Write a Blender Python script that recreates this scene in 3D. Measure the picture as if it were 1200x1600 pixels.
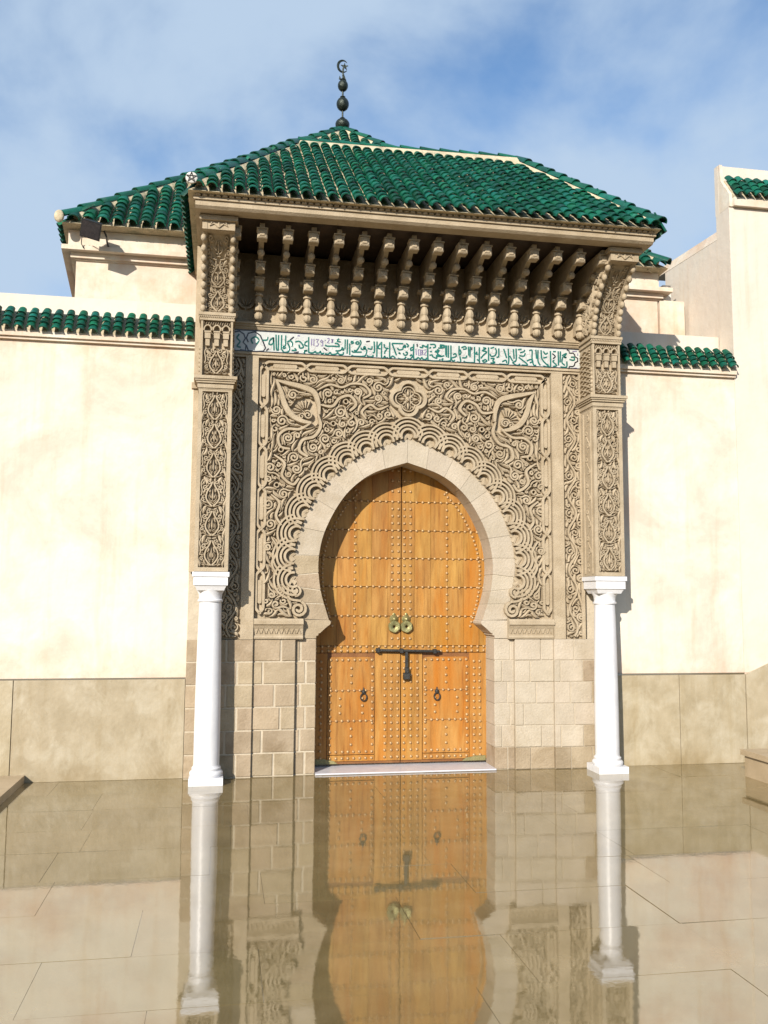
import bpy, math, random
import numpy as np
from mathutils import Vector, Matrix

for o in list(bpy.data.objects):
    bpy.data.objects.remove(o)
scene = bpy.context.scene
COL = scene.collection

# ------------------------------------------------------------------ camera
cam = bpy.data.cameras.new('camera')
cam.sensor_fit = 'VERTICAL'; cam.sensor_height = 32.0; cam.lens = 28.0
cam.clip_start = 0.05; cam.clip_end = 2000
camo = bpy.data.objects.new('camera', cam); COL.objects.link(camo)
YAW = math.atan(250 / 1400); PITCH = math.atan(140 / 1400); ROLL = 0.006
fw = Vector((math.sin(YAW) * math.cos(PITCH), math.cos(YAW) * math.cos(PITCH), math.sin(PITCH)))
rt = Vector((math.cos(YAW), -math.sin(YAW), 0)); up = rt.cross(fw)
r2 = rt * math.cos(ROLL) + up * math.sin(ROLL); u2 = -rt * math.sin(ROLL) + up * math.cos(ROLL)
mw = Matrix((r2, u2, -fw)).transposed().to_4x4(); mw.translation = (-1.746, -8.45, 1.6)
camo.matrix_world = mw
scene.camera = camo

# ------------------------------------------------------------------ light
SUN_TRAVEL = Vector((0.62, 1.0, -0.52)).normalized()
sun_el = math.asin(-SUN_TRAVEL.z); sun_az = math.atan2(-SUN_TRAVEL.x, -SUN_TRAVEL.y)
world = bpy.data.worlds.new('World'); scene.world = world; world.use_nodes = True
wn = world.node_tree; wn.nodes.clear()
def wnode(t, **k):
    n = wn.nodes.new(t)
    for a, b in k.items(): setattr(n, a, b)
    return n
wo = wnode('ShaderNodeOutputWorld'); bg = wnode('ShaderNodeBackground')
sky = wnode('ShaderNodeTexSky', sky_type='NISHITA', sun_disc=False, sun_elevation=sun_el, sun_rotation=sun_az % (2 * math.pi), altitude=500, air_density=1.0, dust_density=0.6, ozone_density=2.0)
tc = wnode('ShaderNodeTexCoord')
mp = wnode('ShaderNodeMapping'); mp.inputs['Scale'].default_value = (1.0, 1.0, 1.35); mp.inputs['Location'].default_value = (0.35, 0.0, 0.15)
nz = wnode('ShaderNodeTexNoise'); nz.inputs['Scale'].default_value = 2.7; nz.inputs['Detail'].default_value = 7; nz.inputs['Roughness'].default_value = 0.52; nz.inputs['Distortion'].default_value = 0.15
rp = wnode('ShaderNodeValToRGB'); rp.color_ramp.interpolation = 'EASE'
rp.color_ramp.elements[0].position = 0.36; rp.color_ramp.elements[0].color = (0.05, 0.05, 0.05, 1)
rp.color_ramp.elements[1].position = 0.60; rp.color_ramp.elements[1].color = (0.95, 0.95, 0.95, 1)
hs = wnode('ShaderNodeHueSaturation'); hs.inputs['Saturation'].default_value = 1.15; hs.inputs['Value'].default_value = 2.1
mx = wnode('ShaderNodeMixRGB'); mx.inputs['Color2'].default_value = (5.6, 7.1, 9.0, 1)
L = wn.links.new
L(tc.outputs['Generated'], mp.inputs['Vector']); L(mp.outputs['Vector'], nz.inputs['Vector']); L(nz.outputs['Fac'], rp.inputs['Fac'])
L(sky.outputs['Color'], hs.inputs['Color']); L(hs.outputs['Color'], mx.inputs['Color1']); L(rp.outputs['Color'], mx.inputs['Fac'])
L(mx.outputs['Color'], bg.inputs['Color']); L(bg.outputs['Background'], wo.inputs['Surface'])
bg.inputs['Strength'].default_value = 0.071
sl = bpy.data.lights.new('sun', 'SUN'); sl.energy = 5.0; sl.angle = math.radians(0.5); sl.color = (1.0, 0.93, 0.82)
so = bpy.data.objects.new('sun', sl); COL.objects.link(so)
so.rotation_euler = SUN_TRAVEL.to_track_quat('-Z', 'Y').to_euler(); so.location = (-6, -12, 10)
scene.view_settings.view_transform = 'Standard'; scene.view_settings.look = 'None'
scene.view_settings.exposure = 0.38; scene.view_settings.gamma = 1.0; scene.view_settings.use_curve_mapping = False
scene.render.resolution_x = 768; scene.render.resolution_y = 1024
scene.cycles.max_bounces = 6; scene.cycles.caustics_reflective = False; scene.cycles.caustics_refractive = False

# ------------------------------------------------------------------ materials
MATS = {}
def material(name, c1, c2, scale=6.0, rough=0.85, bump=0.0, bscale=40.0, c3=None, s3=1.2, f3=(0.5, 0.7), vary=0.0, ior=1.5, metal=0.0, stretch=(1, 1, 1), island=False, rvar=0.0, spec=0.5, bdist=0.02, streak=None, sstr=(5, 5, 0.35), damp=()):
    m = bpy.data.materials.new(name); m.use_nodes = True; t = m.node_tree; t.nodes.clear(); N = t.nodes.new; K = t.links.new
    out = N('ShaderNodeOutputMaterial'); b = N('ShaderNodeBsdfPrincipled'); K(b.outputs[0], out.inputs[0])
    co = N('ShaderNodeNewGeometry'); mpn = N('ShaderNodeMapping'); mpn.inputs['Scale'].default_value = stretch
    K(co.outputs['Position'], mpn.inputs['Vector'])
    n1 = N('ShaderNodeTexNoise'); n1.inputs['Scale'].default_value = scale; n1.inputs['Detail'].default_value = 8; n1.inputs['Roughness'].default_value = 0.62
    K(mpn.outputs[0], n1.inputs['Vector'])
    r1 = N('ShaderNodeValToRGB'); r1.color_ramp.elements[0].position = 0.33; r1.color_ramp.elements[1].position = 0.68
    r1.color_ramp.elements[0].color = (*c1, 1); r1.color_ramp.elements[1].color = (*c2, 1)
    K(n1.outputs['Fac'], r1.inputs['Fac']); col = r1.outputs['Color']
    if c3 is not None:
        n3 = N('ShaderNodeTexNoise'); n3.inputs['Scale'].default_value = s3; n3.inputs['Detail'].default_value = 9; n3.inputs['Roughness'].default_value = 0.68; n3.inputs['Distortion'].default_value = 0.4
        K(mpn.outputs[0], n3.inputs['Vector'])
        r3 = N('ShaderNodeValToRGB'); r3.color_ramp.elements[0].position = f3[0]; r3.color_ramp.elements[1].position = f3[1]
        K(n3.outputs['Fac'], r3.inputs['Fac'])
        x = N('ShaderNodeMixRGB'); K(r3.outputs['Color'], x.inputs['Fac']); K(col, x.inputs['Color1']); x.inputs['Color2'].default_value = (*c3, 1); col = x.outputs['Color']
    if streak is not None:      # weathering runs: vertical streaks
        ms = N('ShaderNodeMapping'); ms.inputs['Scale'].default_value = sstr; K(co.outputs['Position'], ms.inputs['Vector'])
        ns = N('ShaderNodeTexNoise'); ns.inputs['Scale'].default_value = 1.6; ns.inputs['Detail'].default_value = 8; ns.inputs['Roughness'].default_value = 0.65; K(ms.outputs[0], ns.inputs['Vector'])
        rs = N('ShaderNodeValToRGB'); rs.color_ramp.elements[0].position = 0.52; rs.color_ramp.elements[0].color = (1, 1, 1, 1); rs.color_ramp.elements[1].position = 0.76; rs.color_ramp.elements[1].color = (*streak, 1)
        K(ns.outputs['Fac'], rs.inputs['Fac']); xm = N('ShaderNodeMixRGB'); xm.blend_type = 'MULTIPLY'; xm.inputs['Fac'].default_value = 1; K(col, xm.inputs['Color1']); K(rs.outputs['Color'], xm.inputs['Color2']); col = xm.outputs['Color']
    for za, zb, dc in damp:     # damp and run-off stains near a level
        sx_ = N('ShaderNodeSeparateXYZ'); K(co.outputs['Position'], sx_.inputs[0])
        dn = N('ShaderNodeMapRange'); dn.inputs['From Min'].default_value = za; dn.inputs['From Max'].default_value = zb; dn.inputs['To Min'].default_value = 1; dn.inputs['To Max'].default_value = 0; K(sx_.outputs['Z'], dn.inputs['Value'])
        nd = N('ShaderNodeTexNoise'); nd.inputs['Scale'].default_value = 3.1; nd.inputs['Detail'].default_value = 8; nd.inputs['Roughness'].default_value = 0.7; K(co.outputs['Position'], nd.inputs['Vector'])
        rd = N('ShaderNodeMapRange'); rd.inputs['From Min'].default_value = 0.36; rd.inputs['From Max'].default_value = 0.66; K(nd.outputs['Fac'], rd.inputs['Value'])
        md_ = N('ShaderNodeMath'); md_.operation = 'MULTIPLY'; K(dn.outputs[0], md_.inputs[0]); K(rd.outputs[0], md_.inputs[1])
        xd = N('ShaderNodeMixRGB'); xd.blend_type = 'MULTIPLY'; K(md_.outputs[0], xd.inputs['Fac']); K(col, xd.inputs['Color1']); xd.inputs['Color2'].default_value = (*dc, 1); col = xd.outputs['Color']
    if vary > 0:
        if island:
            rnd = co.outputs['Random Per Island']
            oi = N('ShaderNodeObjectInfo'); ad = N('ShaderNodeMath'); ad.operation = 'ADD'; K(rnd, ad.inputs[0]); K(oi.outputs['Random'], ad.inputs[1])
            fr = N('ShaderNodeMath'); fr.operation = 'FRACT'; K(ad.outputs[0], fr.inputs[0]); rnd = fr.outputs[0]
        else:
            oi = N('ShaderNodeObjectInfo'); rnd = oi.outputs['Random']
        mr = N('ShaderNodeMapRange'); mr.inputs['To Min'].default_value = 1 - vary; mr.inputs['To Max'].default_value = 1 + vary
        K(rnd, mr.inputs['Value'])
        hv = N('ShaderNodeHueSaturation'); K(mr.outputs[0], hv.inputs['Value']); K(col, hv.inputs['Color']); col = hv.outputs['Color']
        mh = N('ShaderNodeMath'); mh.operation = 'MULTIPLY'; K(rnd, mh.inputs[0]); mh.inputs[1].default_value = 7.31
        mf = N('ShaderNodeMath'); mf.operation = 'FRACT'; K(mh.outputs[0], mf.inputs[0])
        mr2 = N('ShaderNodeMapRange'); mr2.inputs['To Min'].default_value = 0.5 - vary * 0.05; mr2.inputs['To Max'].default_value = 0.5 + vary * 0.05
        K(mf.outputs[0], mr2.inputs['Value']); K(mr2.outputs[0], hv.inputs['Hue'])
    K(col, b.inputs['Base Color'])
    b.inputs['Roughness'].default_value = rough; b.inputs['IOR'].default_value = ior; b.inputs['Metallic'].default_value = metal
    b.inputs['Specular IOR Level'].default_value = spec
    if rvar > 0:
        mr3 = N('ShaderNodeMapRange'); mr3.inputs['To Min'].default_value = max(0, rough - rvar); mr3.inputs['To Max'].default_value = rough + rvar
        K(n1.outputs['Fac'], mr3.inputs['Value']); K(mr3.outputs[0], b.inputs['Roughness'])
    if bump > 0:
        nb = N('ShaderNodeTexNoise'); nb.inputs['Scale'].default_value = bscale; nb.inputs['Detail'].default_value = 6; nb.inputs['Roughness'].default_value = 0.6
        K(mpn.outputs[0], nb.inputs['Vector'])
        bp = N('ShaderNodeBump'); bp.inputs['Strength'].default_value = bump; bp.inputs['Distance'].default_value = bdist
        K(nb.outputs['Fac'], bp.inputs['Height']); K(bp.outputs[0], b.inputs['Normal'])
    MATS[name] = m
    return m
material('stucco', (0.60, 0.55, 0.46), (0.67, 0.62, 0.53), 2.0, 0.9, 0.4, 9, (0.575, 0.465, 0.38), 1.1, (0.45, 0.62), streak=(0.93, 0.86, 0.79), damp=[(0.85, 1.35, (0.93, 0.77, 0.68)), (4.02, 3.40, (0.89, 0.77, 0.67))])
material('stucco_pink', (0.575, 0.50, 0.42), (0.625, 0.555, 0.475), 1.3, 0.9, 0.35, 9, (0.60, 0.565, 0.49), 0.9, (0.5, 0.75), streak=(0.94, 0.88, 0.81), damp=[(0.85, 1.5, (0.94, 0.82, 0.74))])
material('carved', (0.33, 0.262, 0.175), (0.435, 0.355, 0.25), 7, 0.88, 0.35, 60, (0.29, 0.22, 0.135), 1.7, (0.5, 0.78))
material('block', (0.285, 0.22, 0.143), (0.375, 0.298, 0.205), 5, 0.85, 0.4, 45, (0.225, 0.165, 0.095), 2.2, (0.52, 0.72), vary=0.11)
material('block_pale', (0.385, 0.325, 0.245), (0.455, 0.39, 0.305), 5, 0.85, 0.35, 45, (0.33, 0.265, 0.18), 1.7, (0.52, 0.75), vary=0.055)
material('mortar', (0.42, 0.36, 0.27), (0.50, 0.43, 0.33), 9, 0.92, 0.4, 50)
material('dado', (0.295, 0.24, 0.15), (0.375, 0.312, 0.21), 5.5, 0.5, 0.2, 26, (0.43, 0.375, 0.275), 3.6, (0.47, 0.70), vary=0.05, stretch=(1, 1, 0.8), streak=(0.86, 0.82, 0.72), damp=[(0.0, 0.22, (0.80, 0.74, 0.62))])
material('marble', (0.62, 0.62, 0.64), (0.70, 0.70, 0.72), 5, 0.38, 0.06, 30, (0.50, 0.49, 0.50), 3.4, (0.56, 0.80), streak=(0.93, 0.92, 0.89))
material('threshold_marble', (0.55, 0.54, 0.58), (0.66, 0.65, 0.68), 9, 0.3, 0.05, 40)
material('tile', (0.002, 0.052, 0.030), (0.004, 0.100, 0.060), 13, 0.48, 0.3, 34, (0.05, 0.15, 0.12), 6, (0.60, 0.80), vary=0.5, island=True, rvar=0.12, spec=0.3)
material('ridge_tile', (0.003, 0.062, 0.038), (0.005, 0.10, 0.06), 9, 0.36, 0.25, 20, (0.06, 0.11, 0.08), 5, (0.6, 0.8), vary=0.3)
material('roof_mortar', (0.42, 0.35, 0.23), (0.58, 0.49, 0.34), 6, 0.95, 0.6, 30, (0.18, 0.18, 0.12), 4, (0.5, 0.7))
material('wood', (0.29, 0.135, 0.026), (0.425, 0.225, 0.056), 5, 0.55, 0.25, 30, (0.37, 0.135, 0.010), 1.5, (0.45, 0.68), vary=0.09, stretch=(3.2, 1, 0.5), bdist=0.004, streak=(0.52, 0.42, 0.32), sstr=(18, 1, 1.3), spec=0.35)
material('wood_dark', (0.15, 0.055, 0.012), (0.22, 0.09, 0.022), 8, 0.6, 0.2, 40)
material('stud', (0.36, 0.22, 0.10), (0.48, 0.31, 0.15), 30, 0.4, metal=0.35)
material('brass', (0.20, 0.19, 0.08), (0.34, 0.30, 0.13), 30, 0.4, 0.3, 90, metal=0.6)
material('verdigris', (0.16, 0.14, 0.055), (0.24, 0.21, 0.09), 25, 0.6, 0.3, 60)
material('iron', (0.012, 0.012, 0.011), (0.03, 0.028, 0.024), 30, 0.55, 0.3, 70)
material('finial', (0.010, 0.016, 0.013), (0.035, 0.045, 0.034), 30, 0.38, 0.5, 40, metal=0.5)
material('black', (0.010, 0.010, 0.012), (0.02, 0.02, 0.022), 20, 0.4)
material('glaze_white', (0.46, 0.475, 0.455), (0.545, 0.555, 0.535), 14, 0.25, 0.1, 40, (0.40, 0.41, 0.38), 7, (0.5, 0.75))
material('glaze_green', (0.004, 0.085, 0.068), (0.015, 0.15, 0.115), 30, 0.25)
material('glaze_violet', (0.12, 0.09, 0.20), (0.20, 0.16, 0.30), 30, 0.22)
material('glaze_black', (0.012, 0.010, 0.014), (0.03, 0.026, 0.03), 30, 0.22)
material('vein', (0.33, 0.31, 0.30), (0.42, 0.37, 0.36), 30, 0.3)
material('plaster_white', (0.50, 0.48, 0.44), (0.58, 0.56, 0.52), 9, 0.8, 0.2, 40)
material('ledge', (0.34, 0.26, 0.16), (0.46, 0.36, 0.24), 4, 0.5, 0.15, 30)
material('slab', (0.165, 0.122, 0.052), (0.23, 0.172, 0.08), 3.2, 0.024, 0.03, 7, (0.285, 0.218, 0.112), 1.3, (0.5, 0.8), vary=0.06, ior=3.5, rvar=0.022, bdist=0.01)
material('joint', (0.125, 0.09, 0.042), (0.18, 0.132, 0.065), 6, 0.05, ior=3.2)
material('shaded_soffit_wood', (0.040, 0.024, 0.013), (0.075, 0.046, 0.026), 8, 0.7, 0.2, 40)  # timber soffit colour, darkened to stand for the deep shade under the canopy
material('earth', (0.05, 0.045, 0.035), (0.08, 0.07, 0.055), 3, 0.9)

# ------------------------------------------------------------------ mesh helpers
def norm_pts(pts, closed):
    P = np.asarray(pts, float)
    if closed: T = np.roll(P, -1, 0) - np.roll(P, 1, 0)
    else: T = np.gradient(P, axis=0)
    T /= np.maximum(np.linalg.norm(T, axis=1, keepdims=True), 1e-9)
    return P, np.stack([-T[:, 1], T[:, 0]], 1)
class MB:
    def __init__(s): s.v = []; s.f = []
    def add(s, vs, fs):
        b = len(s.v); s.v += [tuple(p) for p in vs]; s.f += [tuple(i + b for i in f) for f in fs]
    def box(s, x0, x1, y0, y1, z0, z1, ch=0.0):
        if ch == 0:
            s.add([(x0,y0,z0),(x1,y0,z0),(x1,y1,z0),(x0,y1,z0),(x0,y0,z1),(x1,y0,z1),(x1,y1,z1),(x0,y1,z1)],
                  [(0,3,2,1),(4,5,6,7),(0,1,5,4),(1,2,6,5),(2,3,7,6),(3,0,4,7)])
        else:   # chamfered front (towards -Y)
            c = ch
            s.add([(x0+c,y0,z0+c),(x1-c,y0,z0+c),(x1-c,y0,z1-c),(x0+c,y0,z1-c),(x0,y0+c,z0),(x1,y0+c,z0),(x1,y0+c,z1),(x0,y0+c,z1),(x0,y1,z0),(x1,y1,z0),(x1,y1,z1),(x0,y1,z1)],
                  [(0,1,2,3),(0,4,5,1),(1,5,6,2),(2,6,7,3),(3,7,4,0),(4,8,9,5),(5,9,10,6),(6,10,11,7),(7,11,8,4),(8,11,10,9)])
        return s
    def prism(s, poly, fn0, fn1):
        """poly: 2D points; fn0/fn1 map (a,b)->3D for the two caps"""
        n = len(poly)
        s.add([fn0(*p) for p in poly] + [fn1(*p) for p in poly], [tuple(range(n))[::-1], tuple(range(n, 2*n))] + [(i, (i+1) % n, n + (i+1) % n, n + i) for i in range(n)])
        return s
    def prism_y(s, poly, y0, y1): return s.prism(poly, lambda a, b: (a, y0, b), lambda a, b: (a, y1, b))
    def prism_x(s, poly, x0, x1): return s.prism(poly, lambda a, b: (x0, a, b), lambda a, b: (x1, a, b))
    def lathe(s, prof, c=(0,0,0), n=24, sx=1, sy=1, flute=0):
        vs = []; fs = []
        for r, z in prof:
            for k in range(n):
                a = 2*math.pi*k/n; rr = r * (1 + (flute if k % 2 else 0))
                vs.append((c[0]+rr*math.cos(a)*sx, c[1]+rr*math.sin(a)*sy, c[2]+z))
        for i in range(len(prof)-1):
            for k in range(n):
                fs.append((i*n+k, i*n+(k+1) % n, (i+1)*n+(k+1) % n, (i+1)*n+k))
        fs.append(tuple(range(n))[::-1]); fs.append(tuple((len(prof)-1)*n+k for k in range(n)))
        s.add(vs, fs); return s
    def ball(s, c, r, sx=1, sy=1, sz=1, n=12, m=7, flute=0):
        prof = [(max(r*math.sin(math.pi*i/m), r*0.02), -r*sz*math.cos(math.pi*i/m)) for i in range(m+1)]
        return s.lathe(prof, c, n, sx, sy, flute)
    def tube(s, pts, r, n=8):
        P = [Vector(p) for p in pts]; vs = []; fs = []
        R = r if hasattr(r, '__len__') else [r]*len(P)
        for i, p in enumerate(P):
            t = (P[min(i+1, len(P)-1)] - P[max(i-1, 0)]).normalized()
            a = t.orthogonal().normalized() if i == 0 else (a - t*a.dot(t)).normalized()
            b = t.cross(a)
            for k in range(n):
                q = 2*math.pi*k/n; vs.append(p + (a*math.cos(q) + b*math.sin(q))*R[i])
        for i in range(len(P)-1):
            for k in range(n): fs.append((i*n+k, i*n+(k+1) % n, (i+1)*n+(k+1) % n, (i+1)*n+k))
        fs.append(tuple(range(n))[::-1]); fs.append(tuple((len(P)-1)*n+k for k in range(n)))
        s.add(vs, fs); return s
    def strap(s, pts, w, h, fn, closed=False, ridge=False, base=-0.006, top=0.66):
        P, Nn = norm_pts(pts, closed); n = len(P)
        W = np.full(n, w) if np.isscalar(w) else np.asarray(w, float)
        prof = [(-0.5, 0), (-0.40, 0.80), (0, 1), (0.40, 0.80), (0.5, 0)] if ridge else [(-0.5, 0), (-0.47, 0.86), (-0.36, 1), (0.36, 1), (0.47, 0.86), (0.5, 0)]
        m = len(prof); vs = []
        for i in range(n):
            for a, b in prof:
                q = P[i] + Nn[i]*a*W[i]; vs.append(fn(q[0], q[1], base + b*(h-base)))
        fs = []
        for i in range(n if closed else n-1):
            j = (i+1) % n
            for k in range(m-1): fs.append((i*m+k, j*m+k, j*m+k+1, i*m+k+1))
        if not closed: fs += [tuple(range(m)), tuple((n-1)*m+k for k in range(m))[::-1]]
        s.add(vs, fs); return s
    def mesh(s, name, mat, smooth=False):
        me = bpy.data.meshes.new(name); me.from_pydata(s.v, [], s.f); me.update()
        me.materials.append(MATS[mat])
        if smooth:
            me.polygons.foreach_set('use_smooth', [True]*len(me.polygons))
            try: me.set_sharp_from_angle(angle=math.radians(smooth if smooth is not True else 40))
            except Exception: pass
        return me
    def build(s, name, mat, parent=None, smooth=False, kind=None, label=None):
        o = bpy.data.objects.new(name, s.mesh(name, mat, smooth)); attach(o, parent)
        if kind: o['kind'] = kind
        if label: o['label'] = label
        return o
def attach(o, parent, M=None):
    COL.objects.link(o)
    if parent is not None:
        o.parent = parent
        if parent.type == 'EMPTY':
            M = Matrix.Translation(-parent.location) @ (M or Matrix.Identity(4))
    if M is not None: o.matrix_basis = M
    return o
def inst(me, name, parent, M):
    o = bpy.data.objects.new(name, me); return attach(o, parent, M)
def thing(name, label, cat, loc, group=None):
    o = bpy.data.objects.new(name, None); COL.objects.link(o); o.location = loc; o.empty_display_size = 0.2
    o['label'] = label; o['category'] = cat
    if group: o['group'] = group
    return o
def tag(o, label, cat, group=None):
    o['label'] = label; o['category'] = cat
    if group: o['group'] = group
    return o
def struct(o): o['kind'] = 'structure'; return o
def front(y0): return lambda u, v, h: (u, y0 - h, v)
def lerp(a, b, t): return a + (b - a)*t
def smooth_path(pts, n=6):
    P = np.asarray(pts, float)
    Q = np.vstack([2*P[0]-P[1], P, 2*P[-1]-P[-2]]); out = []
    for i in range(len(P)-1):
        p0, p1, p2, p3 = Q[i], Q[i+1], Q[i+2], Q[i+3]
        for k in range(n):
            t = k/n; out.append(0.5*((2*p1)+(p2-p0)*t+(2*p0-5*p1+4*p2-p3)*t*t+(3*p1-p0-3*p2+p3)*t**3))
    out.append(P[-1]); return np.array(out)
def spiral(cx, cz, R, turns, a0, d, n=None, rin=0.16):
    n = n or int(11*turns)+4; t = np.linspace(0, 1, n)
    r = R*(1-t*(1-rin)); a = a0 + d*2*math.pi*turns*t
    return np.stack([cx + r*np.cos(a), cz + r*np.sin(a)], 1)
def resample(P, n):
    P = np.asarray(P, float); d = np.r_[0, np.cumsum(np.linalg.norm(np.diff(P, axis=0), axis=1))]
    t = np.linspace(0, d[-1], n); return np.stack([np.interp(t, d, P[:, 0]), np.interp(t, d, P[:, 1])], 1)

# -------- arabesque filler: packs scrolls and leaves into a masked area
def arabesque(x0, x1, z0, z1, inside, seeds, rng, res=0.007, minr=0.0125, big=0.085, gap=0.006, limit=600, wmain=0.024):
    xs = np.arange(x0, x1, res); zs = np.arange(z0, z1, res)
    X, Z = np.meshgrid(xs, zs); mask = inside(X, Z); dist = np.full(X.shape, 0.2)
    # distance to the mask's border
    edge = mask & ~(np.roll(mask, 1, 0) & np.roll(mask, -1, 0) & np.roll(mask, 1, 1) & np.roll(mask, -1, 1))
    edge |= mask & ((X <= xs[0]+res*0.5) | (X >= xs[-1]-res*0.5) | (Z <= zs[0]+res*0.5) | (Z >= zs[-1]-res*0.5))
    def upd(pts, w):
        W = np.full(len(pts), w) if np.isscalar(w) else w
        for (px, pz), ww in zip(pts, W):
            i0 = max(0, int((pz-0.2-z0)/res)); i1 = max(0, int((pz+0.2-z0)/res)+1); j0 = max(0, int((px-0.2-x0)/res)); j1 = max(0, int((px+0.2-x0)/res)+1)
            s = np.s_[i0:i1, j0:j1]
            if dist[s].size: dist[s] = np.minimum(dist[s], np.hypot(X[s]-px, Z[s]-pz) - ww/2)
    ez, ex = np.where(edge)
    upd(np.stack([xs[ex], zs[ez]], 1)[::2], 0.0)
    for pts, w in seeds: upd(resample(pts, max(4, int(np.sum(np.linalg.norm(np.diff(pts, axis=0), axis=1))/0.012))), w if np.isscalar(w) else float(np.max(w)))
    out = []
    def dat(p):
        i = int((p[1]-z0)/res); j = int((p[0]-x0)/res)
        if i < 0 or j < 0 or i >= dist.shape[0] or j >= dist.shape[1] or not mask[i, j]: return -1
        return dist[i, j]
    D = None
    for it in range(limit):
        D = np.where(mask, dist, -1); k = int(np.argmax(D)); d = D.flat[k]
        if d < minr: break
        c = np.array([X.flat[k], Z.flat[k]])
        if d > 0.062 or (d > 0.045 and rng.random() < 0.62):
            R = min(d-gap, big*rng.uniform(0.72, 1.0)); w = wmain
            # nestle against a neighbour
            for _ in range(8):
                a = rng.uniform(0, 6.28); q = c + 0.02*np.array([math.cos(a), math.sin(a)])
                if dat(q) >= R+gap: c = q
            a0 = rng.uniform(0, 6.28); dr = rng.choice((-1, 1))
            p = spiral(c[0], c[1], R-w/2, 1.55 if R > 0.05 else 1.2, a0, dr)
            # tail thrown out along the tangent
            tdir = -dr*np.array([-math.sin(a0), math.cos(a0)]); q = p[0].copy(); tail = []; cur = rng.uniform(0.1, 0.5)*dr
            for _ in range(7):
                q2 = q + tdir*0.017
                if dat(q2) < 0.006 and len(tail) > 1: break
                if dat(q2) < 0: break
                tail.append(q2); q = q2; ca, sa = math.cos(cur), math.sin(cur); tdir = np.array([tdir[0]*ca-tdir[1]*sa, tdir[0]*sa+tdir[1]*ca])
            p = np.vstack([np.array(tail[::-1]).reshape(-1, 2), p])
            W = np.linspace(0.7, 1.0, len(p))*w; W[-3:] *= 1.25; W[:2] *= 0.6
            out.append((p, W, False)); upd(p, W)
            out.append((np.array([p[-1]+[0.004, 0], p[-1]-[0.004, 0]]), 0.02, False))
        else:
            best = None
            for a in np.linspace(0, math.pi, 9)[:-1]:
                e = np.array([math.cos(a), math.sin(a)]); r0 = r1 = 0
                while r0 < 0.095 and dat(c + e*(r0+0.006)) > 0.004: r0 += 0.006
                while r1 < 0.095 and dat(c - e*(r1+0.006)) > 0.004: r1 += 0.006
                if best is None or r0+r1 > best[0]: best = (r0+r1, r0, r1, e)
            _, r0, r1, e = best; r0 = max(r0, d*0.9); r1 = max(r1, d*0.9); pe = np.array([-e[1], e[0]])
            if d > 0.026 and rng.random() < 0.5:
                R = d-gap; w = min(wmain*0.85, R*0.75); a0 = math.atan2(e[1], e[0]); dr = rng.choice((-1, 1))
                p = spiral(c[0], c[1], R-w/2, 1.05, a0, dr); W = np.linspace(0.75, 1.15, len(p))*w
                out.append((p, W, False)); upd(p, W)
            else:
                n = 9; t = np.linspace(-1, 1, n); bow = rng.choice((-1, 1))*min(0.016, d*0.5); sb = rng.random() < 0.5
                p = np.array([c + e*(r0*s if s > 0 else r1*s) + pe*bow*(math.sin(s*2.6) if sb else (1-s*s)-0.4) for s in t])
                wm = min(0.036, max(0.012, 2*(d-gap*0.6))); W = wm*np.clip(np.sin((t*0.93+1)*math.pi/2)**0.8, 0.12, 1)
                out.append((p, W, True)); upd(p, W)
    return out
def carve(mb, strokes, fn, rng, h=0.03, mirror=False, cx=0.0):
    for p, w, rd in strokes:
        for sgn in ((1, -1) if mirror else (1,)):
            q = np.array(p); 
            if sgn < 0: q = q*[-1, 1] + [2*cx, 0]
            mb.strap(q, w, h*rng.uniform(0.82, 1.08), fn, ridge=rd)
# ------------------------------------------------------------------ roof tiles
def tile_mb(r0, r1, l, n=7, mb=None, M=None, th=0.011):
    vs = []
    for r, y, dz in ((r0, 0, 0.012), (r1, l, -0.006), (r0-th, 0, 0.012), (r0-th, 0.05, 0.010)):
        for k in range(n+1):
            a = math.pi*k/n; vs.append(Vector((r*math.cos(a), y, r*0.88*math.sin(a) + dz)))
    m = n+1; fs = []
    for k in range(n):
        fs.append((k+1, k, m+k, m+k+1)); fs.append((k, k+1, 2*m+k+1, 2*m+k)); fs.append((2*m+k, 2*m+k+1, 3*m+k+1, 3*m+k))
    if M is not None: vs = [M @ v for v in vs]
    mb = mb or MB(); mb.add(vs, fs); return mb
def frame_matrix(o, e, s, n, jit=None):
    M = Matrix((e, s, n)).transposed().to_4x4(); M.translation = o
    return M @ jit if jit else M
def tiled_slope(P0, e, s, width, length, pitch, expo, uL, uR, rng, keep=None, lift=0.0, r0=None):
    """matrices of cover tiles on a slope, lowest rows first"""
    n = e.cross(s).normalized(); out = []; nc = int(width/pitch); off = (width - nc*pitch)/2
    r = r0 or pitch*0.475
    for j in range(int(length/expo)+1):
        v = j*expo; t = min(1, v/length)
        for i in range(nc):
            u = off + (i+0.5)*pitch
            if u < uL(t)+r*0.7 or u > uR(t)-r*0.7: continue
            p = P0 + e*u + s*(v + rng.uniform(-0.006, 0.006)) + n*lift
            if keep and not keep(p): continue
            jit = Matrix.Rotation(rng.gauss(0, 0.022), 4, 'Z') @ Matrix.Rotation(rng.gauss(0, 0.016), 4, 'X') @ Matrix.Rotation(rng.gauss(0, 0.018), 4, 'Y')
            out.append(frame_matrix(p + n*rng.uniform(-0.003, 0.003), e, s, n, jit))
    return out
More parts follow.
